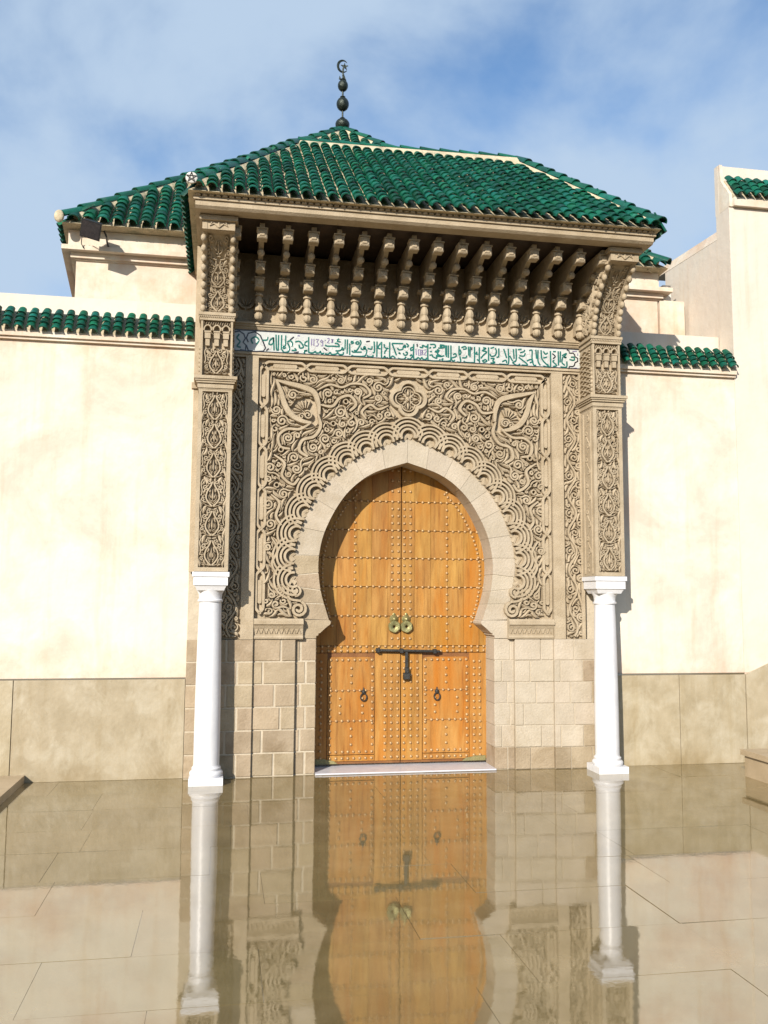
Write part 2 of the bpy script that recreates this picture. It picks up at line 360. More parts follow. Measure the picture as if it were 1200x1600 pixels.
def lay_tiles(mats, r0, r1, l, parent, most=300, name='roof_tile'):
    me = [tile_mb(r0*k, r1*k, l).mesh('roof_tile', 'tile', 60) for k in (1.0, 0.96, 1.03)]
    for i, M in enumerate(mats[:most]): inst(me[(i*7) % 3], name, parent, M)
    if len(mats) > most:
        mb = MB()
        for M in mats[most:]: tile_mb(r0, r1, l, mb=mb, M=M)
        mb.build('upper_roof_tiles', 'tile', parent, 60, kind='stuff')
def ridge_run(a, b, r, parent, step=0.27, name='ridge_tile', ext=0.0):
    a = Vector(a); b = Vector(b); s = (b-a); Ln = s.length; s.normalize(); n = Vector((0, 0, 1)); e = s.cross(n).normalized(); n = e.cross(s).normalized()
    k = max(1, round(Ln/step)); st = Ln/k; me = tile_mb(r, r*0.86, st*1.12, 8).mesh(name, 'ridge_tile', 60)
    for i in range(k): inst(me, name, parent, frame_matrix(a + s*(i*st), e, s, n))
def mortar_run(a, b, w, h, parent, name='ridge_bedding'):
    a = Vector(a); b = Vector(b); s = (b-a).normalized(); e = s.cross(Vector((0, 0, 1))).normalized(); n = e.cross(s)
    mb = MB(); P = [(-w/2, -0.12), (w/2, -0.12), (w/2*0.8, 0), (w*0.25, h), (-w*0.25, h), (-w/2*0.8, 0)]
    mb.prism(P, lambda x, y: a + e*x + n*y, lambda x, y: b + e*x + n*y)
    return mb.build(name, 'roof_mortar', parent)
RNG = random.Random(11)

# ------------------------------------------------------------------ setting: ground and wet floor
gmb = MB(); gmb.add([(-300,-300,-0.03),(300,-300,-0.03),(300,300,-0.03),(-300,300,-0.03)], [(0,1,2,3)])
struct(gmb.build('ground', 'earth'))
fl = MB(); fl.add([(-9,-11,-0.0045),(9,-11,-0.0045),(9,0.35,-0.0045),(-9,0.35,-0.0045)], [(0,1,2,3)])
floor = struct(fl.build('floor', 'joint'))
rng = random.Random(5)
y = 0.06; row = 0; SW = 1.16
while y > -8.2:
    d = 0.56 if row % 2 else 0.62
    x = -6.6 + (0.37 if row % 2 else 0.0) + rng.uniform(-0.12, 0.12)
    while x < 6.6:
        w = SW*rng.choice((1.0, 1.0, 0.82, 1.15)); g = 0.0009
        near = (-5 < x+w/2 < 5.2)
        if near:
            mb = MB(); a = w/2-g; b = d/2-g; mb.add([(-a,-b,0),(a,-b,0),(a,b,0),(-a,b,0),(-a,-b,-0.02),(a,-b,-0.02),(a,b,-0.02),(-a,b,-0.02)],
                [(0,1,2,3),(0,4,5,1),(1,5,6,2),(2,6,7,3),(3,7,4,0)])
            o = mb.build('floor_slab', 'slab', floor)
            o.location = (x+w/2, y-d/2, rng.uniform(-0.0003, 0.0003)); o.rotation_euler = (rng.gauss(0, 0.0011), rng.gauss(0, 0.0011), 0)
        x += w
    y -= d; row += 1

# ------------------------------------------------------------------ courtyard walls
def courtyard_wall(name, label, x0, x1, sgn, nt0, nt1):
    t = thing(name, label, 'wall', ((x0+x1)/2, 0.2, 0), 'low courtyard walls beside the gate')
    MB().box(x0, x1, 0.055, 0.6, 0.90, 4.0).build('wall_face', 'stucco', t)
    MB().box(x0, x1, 0.33, 0.62, 4.0, 4.50).build('upper_wall', 'stucco_pink', t)
    c = MB().box(x0, x1, -0.005, 0.33, 4.0, 4.05); c.box(x0, x1, 0.02, 0.055, 3.975, 4.0)
    cop = c.build('coping', 'stucco', t)
    P0 = Vector((x0, -0.02, 4.075)); s = Vector((0, 0.17, 0.25)).normalized()
    sb = MB(); sb.prism_x([(-0.005, 4.05), (0.33, 4.05), (0.33, 4.27), (0.145, 4.27)], x0, x1); sb.build('tile_bedding', 'roof_mortar', t)
    P0 = Vector((nt0, -0.035, 4.043))
    mats = tiled_slope(P0, Vector((1, 0, 0)), s, nt1-nt0, 0.215, 0.1085, 0.066, lambda q: -1, lambda q: 99, RNG, lift=0.012)
    lay_tiles(mats, 0.0445, 0.034, 0.098, cop)
    # mortar scallops under the tile ends
    return t
wl = courtyard_wall('courtyard_wall', 'long cream wall with green tile coping on the left of the gate', -9.0, -2.06, -1, -2.062-63*0.1085, -2.06)
xs = [-2.062, -3.55, -4.95, -6.35, -7.75, -9.0]
for a, b in zip(xs[1:], xs[:-1]):
    MB().box(a+0.003, b-0.003, 0.03, 0.3, 0.0, 0.885, 0.002).build('dado_panel', 'dado', wl)
MB().box(-9.0, -2.06, 0.038, 0.3, 0.885, 0.90).build('dado_cap', 'joint', wl)
wr = courtyard_wall('courtyard_wall', 'short cream wall with green tile coping between gate and right tower', 2.06, 3.53, 1, 2.07, 3.58)
for a, b in ((2.062, 2.80), (2.80, 3.53)):
    MB().box(a+0.003, b-0.003, 0.03, 0.3, 0.0, 0.881, 0.002).build('dado_panel', 'dado', wr)
MB().box(2.06, 3.53, 0.042, 0.3, 0.882, 0.90).build('dado_cap', 'joint', wr)

# tower block on the right
TX = 3.53
tw = thing('tower_block', 'tall cream tower wall at the right edge with its own green coping', 'wall', (5.5, 1.0, 0))
MB().box(TX, 9.0, 0.045, 0.30, 0.9, 5.86).build('wall_face', 'stucco_pink', tw)
MB().box(TX, 9.0, 0.24, 0.31, 5.86, 6.42).build('upper_wall', 'stucco_pink', tw)
MB().prism_x([(0.03, 5.862), (0.235, 5.862), (0.235, 6.415), (0.205, 6.415), (0.19, 6.22), (0.03, 6.0)], TX, TX+0.035).build('end_cheek', 'stucco', tw)
c = MB().box(TX+0.037, 9.0, -0.005, 0.235, 5.862, 5.955); cop = c.build('coping', 'stucco', tw)
MB().prism_x([(-0.005, 5.955), (0.235, 5.955), (0.235, 6.22), (0.17, 6.22)], TX+0.037, 9.0).build('tile_bedding', 'roof_mortar', tw)
lay_tiles(tiled_slope(Vector((TX+0.02, -0.035, 5.95)), Vector((1, 0, 0)), Vector((0, 0.19, 0.25)).normalized(), 5.4, 0.26, 0.112, 0.086, lambda q: -1, lambda q: 99, RNG, lift=0.012), 0.05, 0.043, 0.12, cop)
# dado rising to the right like the flank of a stair
for a, b, za, zb in ((TX+0.003, 4.3, 0.881, 1.20), (4.306, 5.2, 1.20, 1.58), (5.206, 9.0, 1.58, 1.60)):
    MB().prism_y([(a, 0), (b, 0), (b, zb), (a, za)], 0.025, 0.3).build('dado_panel', 'dado', tw)
MB().box(TX, 9.0, 0.05, 0.3, 0.0, 0.9).build('wall_foot', 'stucco', tw)

# stepped wall running back behind the right wall
rw = thing('rear_wall', 'plain cream rear wall with a sloping parapet behind the right coping', 'wall', (3.4, 1.6, 0))
MB().box(3.19, 3.50, 0.985, 1.9, 0, 5.12).build('wall_face', 'stucco', rw)
MB().prism_x([(0.312, 0), (1.498, 0), (1.498, 5.66), (0.312, 5.60)], TX+0.012, 3.95).build('side_wall', 'stucco_pink', rw)
cpz = MB(); cpz.add([(TX+0.010, 0.312, 5.602), (TX+0.010, 1.80, 5.68), (TX+0.05, 1.80, 5.80), (TX+0.05, 0.312, 5.72), (TX+0.4, 0.312, 5.60), (TX+0.4, 1.80, 5.68)], [(0,1,2,3), (3,2,5,4), (0,4,5,1), (0,3,4), (1,5,2)])
cpz.build('sloping_cap', 'stucco', rw)
MB().box(3.27, 3.37, 1.05, 1.9, 5.122, 5.33).build('pier', 'plaster_white', rw)

# ledges
o = MB().box(-9.0, -3.42, -6.0, 0.028, 0.0, 0.065).build('stone_ledge', 'ledge'); tag(o, 'low flat stone ledge along the left edge of the wet floor', 'ledge')
bt = thing('stone_bench', 'low olive stone bench at the right edge of the wet floor', 'bench', (3.6, -1.8, 0))
MB().box(3.09, 4.2, -3.4, -0.62, 0.0, 0.185).build('seat_block', 'ledge', bt)
MB().box(3.06, 4.24, -3.42, -0.60, 0.195, 0.245).build('top_slab', 'ledge', bt)
MB().box(3.10, 4.2, -3.4, -0.62, 0.185, 0.195).build('joint', 'joint', bt)

# ------------------------------------------------------------------ pavilion behind the gate
pv = thing('pavilion', 'cream pavilion behind the gate with a green pyramid roof', 'building', (0, 3.5, 0))
pw = MB(); A = [(-3.33, 1.0), (3.17, 1.0), (3.5, 6.4), (-3.82, 6.4)]
pw.prism(A, lambda a, b: (a, b, 0), lambda a, b: (a, b, 5.25)); pw.build('wall_face', 'stucco', pv)
cn = MB()
for off, z0, z1 in ((0.02, 5.115, 5.13), (0.05, 5.13, 5.185), (0.13, 5.187, 5.235)):
    cn.prism([(-3.33-off, 1.0-off), (3.17+off, 1.0-off), (3.5+off, 6.4), (-3.82-off, 6.4)], lambda a, b: (a, b, z0), lambda a, b: (a, b, z1))
cn.build('cornice', 'stucco', pv)
MB().prism([(-3.40, 0.90), (3.14, 0.90), (3.5, 6.4), (-3.88, 6.4)], lambda a, b: (a, b, 5.237), lambda a, b: (a, b, 5.405)).build('eave_band', 'stucco', pv)
EL = Vector((-3.44, 0.74, 5.41)); ER = Vector((3.18, 0.74, 5.41)); AP = Vector((-0.19, 3.9, 8.39)); BL = Vector((-3.95, 6.6, 5.41)); BR = Vector((3.62, 6.6, 5.41))
dk = MB(); dk.add([EL, ER, AP, BL, BR], [(0,1,2), (3,0,2), (1,4,2), (4,3,2), (0,3,4,1)]); roof = dk.build('roof', 'roof_mortar', pv)
mid = Vector((AP.x, EL.y, EL.z)); s = (AP-mid); SL = s.length; s.normalize(); W = (ER-EL).length; um = AP.x-EL.x
vis = lambda p: (p.x < -1.55 and p.z < 7.2) or p.x > 2.0 or p.z > 6.55
mats = tiled_slope(EL + Vector((0, -0.03, 0)), Vector((1, 0, 0)), s, W, SL, 0.142, 0.118, lambda t: um*t+0.05, lambda t: W-(W-um)*t-0.05, RNG, keep=vis, lift=0.01)
lay_tiles(mats, 0.064, 0.054, 0.17, roof)
# tile ends along the receding left eave
side = MB(); e = (EL-BL).normalized(); q = (AP-EL); sl = (q - e*q.dot(e)).normalized(); nn = e.cross(sl).normalized(); LL = (EL-BL).length
for i in range(int(LL/0.142)):
    for j in range(3):
        tile_mb(0.064, 0.054, 0.17, mb=side, M=frame_matrix(BL + e*(0.142*(i+0.5)) + sl*(j*0.13-0.03), e, sl, nn))
side.build('side_roof_tiles', 'tile', roof, 60, kind='stuff')
for a, b in ((EL, AP), (ER, AP)):
    d = (b-a).normalized()
    mortar_run(a + d*0.16, b, 0.20, 0.05, roof); ridge_run(a + Vector((0, 0, 0.05)), b + Vector((0, 0, 0.05)), 0.068, roof)
cap = MB(); cap.lathe([(0.042, -0.02), (0.050, 0.0), (0.042, 0.02), (0.02, 0.028)], n=16, sy=1.35); capme = cap.mesh('end_cap', 'roof_mortar', 50)
inst(capme, 'end_cap', roof, Matrix.Translation(EL + Vector((-0.02, -0.05, 0.04))) @ Matrix.Rotation(math.radians(90), 4, 'X'))
# finial
fz = AP.z
po = MB().tube([(AP.x, AP.y, fz-0.1), (AP.x, AP.y, fz+0.99)], 0.013).build('finial_pole', 'finial', pv)
for nm, z, r, sz in (('finial_ball', 0.12, 0.105, 0.86), ('finial_ball', 0.435, 0.092, 1.12), ('finial_ball', 0.72, 0.076, 1.15)):
    b = MB().ball((AP.x, AP.y, fz+z), r, sz=sz, n=18, m=11); b.lathe([(0.03, r*sz*0.95), (0.04, r*sz*1.08), (0.02, r*sz*1.2)], (AP.x, AP.y, fz+z), 10); b.build(nm, 'finial', po, 50)
cz = fz+1.02; pts = []; rr = []
for k in range(25):
    a = math.radians(40 + 280*k/24); pts.append((AP.x+0.075*math.cos(a), AP.y, cz+0.09*math.sin(a))); rr.append(0.004+0.016*math.sin(math.pi*k/24))
MB().tube(pts, rr, 6).build('finial_crescent', 'finial', po, 50)
st = []
for k in range(10):
    a = math.pi/2+k*math.pi/5; r = 0.058 if k % 2 == 0 else 0.022; st.append((AP.x+0.022+r*math.cos(a), cz+r*math.sin(a)))
MB().prism_y(st, AP.y-0.008, AP.y+0.008).build('finial_star', 'finial', po)
lf = MB(); lf.prism_y([(AP.x-0.06, fz+0.82), (AP.x-0.02, fz+0.80), (AP.x-0.05, fz+0.87)], AP.y-0.01, AP.y+0.01); lf.prism_y([(AP.x, fz+0.80), (AP.x+0.05, fz+0.80), (AP.x+0.012, fz+0.90)], AP.y-0.01, AP.y+0.01); lf.build('finial_leaf', 'finial', po)

# floodlight on the pavilion cornice
fd = thing('floodlight', 'black floodlight on the cream cornice at the left roof corner', 'floodlight', (-3.12, 0.72, 5.24))
R = Matrix.Translation((-3.12, 0.62, 5.32)) @ Matrix.Rotation(math.radians(14), 4, 'Y') @ Matrix.Rotation(math.radians(38), 4, 'X')
hd = MB(); hd.add([(-0.10,-0.07,-0.09),(0.10,-0.07,-0.09),(0.10,-0.07,0.09),(-0.10,-0.07,0.09),(-0.07,0.06,-0.06),(0.07,0.06,-0.06),(0.07,0.06,0.06),(-0.07,0.06,0.06)], [(0,1,2,3),(4,7,6,5),(0,4,5,1),(1,5,6,2),(2,6,7,3),(3,7,4,0)])
hd.v = [tuple(R @ Vector(v)) for v in hd.v]; h_ = hd.build('lamp_housing', 'black', fd)
gl = MB(); gl.box(-0.088, 0.088, -0.075, -0.071, -0.078, 0.078); gl.v = [tuple(R @ Vector(v)) for v in gl.v]; gl.build('lens', 'glaze_black', h_)
fn = MB()
for k in range(5): fn.box(-0.06, 0.06, 0.055, 0.085, -0.05+k*0.024, -0.042+k*0.024)
fn.v = [tuple(R @ Vector(v)) for v in fn.v]; fn.build('cooling_fins', 'black', h_, kind='stuff')
MB().tube([(-3.01, 0.62, 5.30), (-2.99, 0.66, 5.26), (-3.0, 0.80, 5.25), (-3.0, 0.92, 5.25)], 0.010).build('bracket', 'black', fd)
MB().tube([(-3.20, 0.66, 5.30), (-3.25, 0.80, 5.30), (-3.26, 0.84, 5.24), (-3.24, 0.86, 5.20)], 0.005, 6).build('cable', 'black', fd)
# ------------------------------------------------------------------ the gate
gate = thing('gate_portal', 'carved sandstone gate portal with green tiled canopy and horseshoe arch', 'gate', (0, 0, 0))
# masonry behind the ornament
core = MB()
core.box(-2.06, -1.07, 0.009, 1.0, 0, 1.24); core.box(1.07, 2.06, 0.009, 1.0, 0, 1.24); core.box(-2.058, -1.462, -0.022, 0.008, 0, 1.24); core.box(1.462, 2.058, -0.022, 0.008, 0, 1.24)
core.box(-2.06, -1.36, 0.035, 1.0, 1.24, 3.96); core.box(1.36, 2.06, 0.035, 1.0, 1.24, 3.96)
MB().box(-2.06, 2.06, 0.02, 1.0, 3.96, 4.94).build('corbel_wall', 'carved', gate)
core.box(-1.36, 1.36, 0.40, 1.0, 0, 3.96)
core.build('masonry_core', 'mortar', gate)
# flank strips behind the pillars
for sx in (-1, 1):
    a, b = sorted((sx*1.785, sx*2.058))
    MB().box(a, b, -0.10, 0.011, 1.86, 4.93).build('flank', 'carved', gate)

# arch profile (half, from the springing nib up to the apex)
INN = resample(smooth_path([(0.752, 1.42), (0.790, 1.54), (0.826, 1.66), (0.852, 1.81), (0.858, 2.0), (0.812, 2.237), (0.690, 2.495), (0.540, 2.69), (0.325, 2.845), (0.0, 2.955)], 8), 61)
OUT = resample(smooth_path([(1.0, 1.43), (1.048, 1.70), (1.082, 1.88), (1.082, 2.03), (1.035, 2.26), (0.905, 2.56), (0.715, 2.80), (0.460, 3.0), (0.10, 3.158), (0.0, 3.18)], 8), 61)
YR, YB = 0.040, 0.37
# mortar ring
mr = MB()
for sx in (-1, 1):
    I = [(sx*(x+0.004), z+0.002) for x, z in INN]; O = [(sx*x, z) for x, z in OUT]
    for i in range(60):
        mr.prism_y([I[i], I[i+1], O[i+1], O[i]], YR+0.006, YB)
    mr.prism_y([(sx*0.876, 0), (sx*1.068, 0), (sx*1.068, 1.25), (sx*0.876, 1.25)], YR+0.006, YB)
mr.build('joint_mortar', 'mortar', gate)
def idx_at(P, z): return int(np.argmin(np.abs(P[:, 1]-z)))
rng = random.Random(3)
def ring_piece(i0, i1, j0, j1, sx, name, g=0.004, mat='block_pale'):
    I = INN[i0:i1+1].copy(); O = OUT[j0:j1+1].copy()
    P = np.vstack([I, O[::-1]]); c = P.mean(0); 
    d0 = I[0]-O[0]; 
    # shrink along the curve for the joint
    def shrink(Q):
        Q = Q.copy(); t0 = Q[1]-Q[0]; t1 = Q[-2]-Q[-1]; Q[0] += g*t0/np.linalg.norm(t0); Q[-1] += g*t1/np.linalg.norm(t1); return Q
    P = np.vstack([shrink(I), shrink(O)[::-1]])
    MB().prism_y([(sx*x, z) for x, z in P], YR + rng.uniform(-0.002, 0.002), YB-0.002).build(name, mat, gate)
lowz = [1.43, 1.58, 1.72, 1.86, 2.02]
for sx in (-1, 1):
    for a, b in zip(lowz[:-1], lowz[1:]):
        i0, i1, j0, j1 = idx_at(INN, a), idx_at(INN, b), idx_at(OUT, a), idx_at(OUT, b)
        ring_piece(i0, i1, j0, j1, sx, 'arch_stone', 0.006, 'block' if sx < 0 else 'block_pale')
    i0, j0 = idx_at(INN, 2.02), idx_at(OUT, 2.02); nv = 6 if sx < 0 else 7
    for k in range(nv):
        ring_piece(i0+round((60-i0)*k/nv), i0+round((60-i0)*(k+1)/nv), j0+round((60-j0)*k/nv), j0+round((60-j0)*(k+1)/nv), sx, 'voussoir', 0.0014)
    # impost: curved nib and two small rolls
    nib = [(1.066, 1.252), (0.872, 1.252), (0.872, 1.275), (0.852, 1.280), (0.852, 1.298), (0.835, 1.302), (0.815, 1.322), (0.790, 1.345), (0.765, 1.366), (0.748, 1.378), (0.738, 1.392), (0.738, 1.412), (0.752, 1.424), (1.0, 1.424), (1.0, 1.40), (1.066, 1.40)]
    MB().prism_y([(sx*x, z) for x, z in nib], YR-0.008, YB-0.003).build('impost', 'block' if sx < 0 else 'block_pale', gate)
# stone courses of the jambs
CH = 1.245/6
def course_blocks(xa, xb, yf, depth, splits, sx, zb=None):
    for r in range(6):
        z0 = r*CH; z1 = z0+CH; cuts = [xa] + list(splits[r % len(splits)]) + [xb]
        for a, b in zip(cuts[:-1], cuts[1:]):
            g = 0.010 if sx < 0 else 0.0045
            g0 = 0.0 if a == xa else g; g1 = 0.0 if b == xb else g
            x0, x1 = sorted((sx*(a+g0), sx*(b-g1)))
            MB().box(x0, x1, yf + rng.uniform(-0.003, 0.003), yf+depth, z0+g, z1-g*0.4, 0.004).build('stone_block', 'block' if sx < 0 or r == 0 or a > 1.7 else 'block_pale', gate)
jm = {-1: ([(0.965,), (1.015,)], [(1.255,), (1.365,), (1.20,)], [(1.60, 1.80), (1.70, 1.92)]),
      1: ([(1.0,), (0.945,), (1.03,)], [(1.22,), (1.33,), (1.15,), (1.28,)], [(1.62, 1.84), (1.52, 1.75), (1.66, 1.93)])}
for sx in (-1, 1):
    course_blocks(0.870, 1.068, YR, 0.30, jm[sx][0], sx)
    course_blocks(1.068, 1.460, 0.0, 0.06, jm[sx][1], sx)
    course_blocks(1.460, 2.06, -0.030, 0.06, jm[sx][2], sx)

# ---- carved spandrel
sp = MB()
for sx in (-1, 1):
    K = 34; T = []
    for i in range(61):
        T.append((1.362, lerp(1.42, 3.80, i/K)) if i <= K else (lerp(1.362, 0, (i-K)/(60-K)), 3.80))
    for i in range(60):
        q = [(OUT[i][0]-0.004, OUT[i][1]), T[i], T[i+1], (OUT[i+1][0]-0.004, OUT[i+1][1]-0.002)]
        sp.prism_y([(sx*x, z) for x, z in q], 0.046, 0.30)
sp.build('spandrel_ground', 'carved', gate)
F0 = front(0.046); F = lambda u, v, h: F0(u, v, h*1.18 if h > 0 else h); rng = random.Random(21)
seeds = []; bold = MB()
def put(pts, w, h=0.040, ridge=False, mirror=True, mb=None, seed=True):
    P = np.asarray(pts, float)
    for sg in ((1, -1) if mirror else (1,)):
        (mb or bold).strap(P*[sg, 1], w, h*rng.uniform(0.93, 1.07), F, ridge=ridge)
    if seed: seeds.append((P, w))
# arch border fillet + scalloped interlace along the arch (left half, mirrored)
OL = OUT*[-1, 1]; P_, N_ = norm_pts(OL, False)
sgn = 1 if N_[20][0] < 0 else -1; N_ = N_*sgn
dd = np.r_[0, np.cumsum(np.linalg.norm(np.diff(OL, axis=0), axis=1))]; LEN = dd[-1]
def on_arch(s, off): 
    c = np.array([np.interp(s, dd, OL[:, 0]), np.interp(s, dd, OL[:, 1])]); nn = np.array([np.interp(s, dd, N_[:, 0]), np.interp(s, dd, N_[:, 1])]); nn /= np.linalg.norm(nn)
    return c + nn*off, nn
step = 0.213; ns = int((LEN-0.22)/step)
shelf = MB(); scal = MB(); niche = MB()
for k in range(ns+1):
    s = LEN - k*step
    if s < 0.16: break
    c, nn = on_arch(s, 0.030); tt = np.array([-nn[1], nn[0]]); mir = k > 0
    def arc(r, a0, a1, n=18, o=0.0):
        a = np.linspace(math.radians(a0), math.radians(a1), n); return np.array([c + nn*(o + r*math.cos(q)) + tt*(r*math.sin(q)) for q in a])
    for sg in ((1, -1) if mir else (1,)):
        S = np.array([sg, 1]); h = 0.046*rng.uniform(0.96, 1.04)
        scal.strap(arc(0.068, -112, 112)*S, 0.026, h*1.08, F)
        scal.strap(arc(0.106, -100, 100)*S, 0.024, h*rng.uniform(0.93, 0.97), F)
        scal.strap(arc(0.143, -93, 93, n=22)*S, 0.024, h*rng.uniform(1.02, 1.08), F)
        scal.strap(arc(0.180, -62, 62)*S, 0.022, h*rng.uniform(0.96, 1.01), F)
        niche.strap(np.array([c - tt*0.040 - nn*0.02, c + nn*0.016, c + tt*0.040 - nn*0.02])*S, 0.060, 0.012*rng.uniform(.9, 1.1), F, ridge=True)
scal.build('scalloped_arch_border', 'carved', gate, kind='stuff')
niche.build('niche_shells', 'carved', gate, kind='stuff')
# corner eyes with a fan shell
eyeo = smooth_path([(-1.290, 3.700), (-1.18, 3.675), (-1.04, 3.645), (-0.93, 3.60), (-0.885, 3.50), (-0.875, 3.385)], 6)
eyei = smooth_path([(-1.290, 3.700), (-1.245, 3.60), (-1.205, 3.47), (-1.14, 3.37), (-1.04, 3.315), (-0.95, 3.300)], 6)
wv = lambda n, a, b: a + (b-a)*np.sin(np.linspace(0.05, 0.92, n)*math.pi)
put(eyeo, wv(len(eyeo), 0.016, 0.060), 0.050); put(eyei, wv(len(eyei), 0.016, 0.060), 0.050)
fc = np.array([-1.005, 3.400])
for sg in (1, -1):
    fan = MB()
    for k in range(9):
        a = math.radians(70 + k*19); e = np.array([math.cos(a), math.sin(a)])
        fan.strap(np.array([fc + e*0.045, fc + e*0.085, fc + e*0.120])*[sg, 1], [0.010, 0.022, 0.028], 0.036, F, ridge=True)
    fan.strap(spiral(-0.985, 3.375, 0.045, 1.6, 2.2, -1)*[sg, 1], 0.017, 0.048, F)
    fan.strap(spiral(-1.045, 3.360, 0.030, 1.3, 0.3, 1)*[sg, 1], 0.014, 0.046, F)
    fan.build('fan_shell', 'carved', gate)
aa = np.linspace(0, 2*math.pi, 30); seeds += [(np.stack([fc[0]+r*np.cos(aa), fc[1]+r*np.sin(aa)], 1), 0.05) for r in (0.03, 0.08, 0.12)]
# central quatrefoil medallion
md = MB(); mc = np.array([0.0, 3.578])
def quat(r, k=0.27, n=80):
    a = np.linspace(0, 2*math.pi, n, endpoint=False); dl = (a + math.pi/4) % (math.pi/2) - math.pi/4; d_ = r*0.50; R_ = r*0.50; q = d_*np.cos(dl) + np.sqrt(np.maximum(R_**2*1.12 - (d_*np.sin(dl))**2, 1e-6)) ; return np.stack([mc[0]+q*np.cos(a), mc[1]+q*np.sin(a)*0.97], 1)
md.strap(quat(0.165), 0.040, 0.050, F, closed=True)
md.strap(quat(0.122), 0.014, 0.036, F, closed=True)
for k in range(4):
    a = k*math.pi/2; e = np.array([math.cos(a), math.sin(a)]); pe = np.array([-e[1], e[0]])
    md.strap(np.array([mc + e*0.035, mc + e*0.06, mc + e*0.10]), [0.012, 0.034, 0.008], 0.034, F, ridge=True)
    for q in (-1, 1): md.strap(np.array([mc + e*0.05 + pe*q*0.02, mc + e*0.075 + pe*q*0.034, mc + e*0.105 + pe*q*0.018]), [0.006, 0.014, 0.006], 0.033, F, ridge=True)
    d = (e + pe)/math.sqrt(2); md.strap(np.array([mc + d*0.01, mc + d*0.075]), 0.014, 0.028, F)
for k in (-1, 1):
    md.strap(np.array([mc + [-0.05, k*0.022], mc + [0.05, k*0.022]]), 0.008, 0.026, F); md.strap(np.array([mc + [k*0.022, -0.05], mc + [k*0.022, 0.05]]), 0.008, 0.030, F)
md.build('quatrefoil_medallion', 'carved', gate)
for r in (0.05, 0.10, 0.15, 0.18): seeds.append((np.stack([mc[0]+r*np.cos(aa), mc[1]+r*np.sin(aa)], 1), 0.05))
# hand-set stems and volutes
put(spiral(-1.045, 1.525, 0.075, 1.7, 1.2, -1), 0.030, 0.046)
put(spiral(-1.075, 1.70, 0.055, 1.5, 4.6, 1), 0.024, 0.046)
put(smooth_path([(-1.02, 1.60), (-1.13, 1.625), (-1.145, 1.72), (-1.12, 1.78)], 6), 0.026, 0.044)
for P, w in ([(-0.885, 3.385), (-0.86, 3.27), (-0.92, 3.17), (-1.03, 3.13), (-1.06, 3.03), (-0.98, 2.97)], 0.034), \
            ([(-0.95, 3.300), (-1.06, 3.235), (-1.18, 3.23), (-1.26, 3.16), (-1.24, 3.06), (-1.15, 3.04)], 0.030), \
            ([(-0.87, 3.48), (-0.75, 3.47), (-0.68, 3.55), (-0.58, 3.58), (-0.52, 3.50), (-0.58, 3.43)], 0.032), \
            ([(-0.90, 3.62), (-0.78, 3.68), (-0.66, 3.66), (-0.56, 3.70), (-0.44, 3.69), (-0.38, 3.61), (-0.45, 3.56)], 0.026), \
            ([(-0.20, 3.50), (-0.30, 3.46), (-0.38, 3.50), (-0.46, 3.43), (-0.42, 3.36)], 0.028), \
            ([(-1.30, 2.98), (-1.20, 2.90), (-1.22, 2.78), (-1.12, 2.70), (-1.06, 2.76)], 0.030), \
            ([(-1.32, 2.60), (-1.24, 2.52), (-1.27, 2.40), (-1.22, 2.31)], 0.028), ([(-1.31, 2.2), (-1.25, 2.08), (-1.30, 1.95), (-1.25, 1.84)], 0.024):
    p = smooth_path(P, 7); put(p, w*np.r_[np.linspace(0.5, 1, 6), np.ones(len(p)-12), np.linspace(1, 0.8, 6)], 0.048)
# rosettes
for x, z in ((-1.235, 3.03), (-0.74, 3.30), (-1.27, 2.69), (-0.62, 3.52)):
    a = np.linspace(0, 2*math.pi, 14, endpoint=False); P = np.stack([x+0.022*np.cos(a), z+0.022*np.sin(a)], 1)
    for sg in (1, -1): bold.strap(P*[sg, 1], 0.013, 0.054, F, closed=True)
    seeds.append((P, 0.04))
bold.build('bold_stems', 'carved', gate, kind='stuff')
# dense filling
OUTL = OL
def inside_sp(X, Z):
    m = (X > -1.352) & (X < 0.0) & (Z > 1.45) & (Z < 3.785)
    P = OUTL; flat = np.stack([X[m], Z[m]], 1); dmin = np.full(len(flat), 9.0)
    for p in P: dmin = np.minimum(dmin, np.hypot(flat[:, 0]-p[0], flat[:, 1]-p[1]))
    xi = np.interp(flat[:, 1], P[:, 1], P[:, 0]); outside = (flat[:, 0] < xi)
    lim = np.where(flat[:, 1] > 1.76, 0.215, 0.02)
    r = np.zeros(X.shape, bool); r[m] = outside & (dmin > lim); return r
strokes = arabesque(-1.355, 0.004, 1.44, 3.79, inside_sp, seeds, rng, limit=1100, wmain=0.023, big=0.066, gap=0.0055, minr=0.0098)
fill = MB(); carve(fill, strokes, F, rng, 0.044, mirror=True)
fill.build('arabesque_carving', 'carved', gate, kind='stuff')

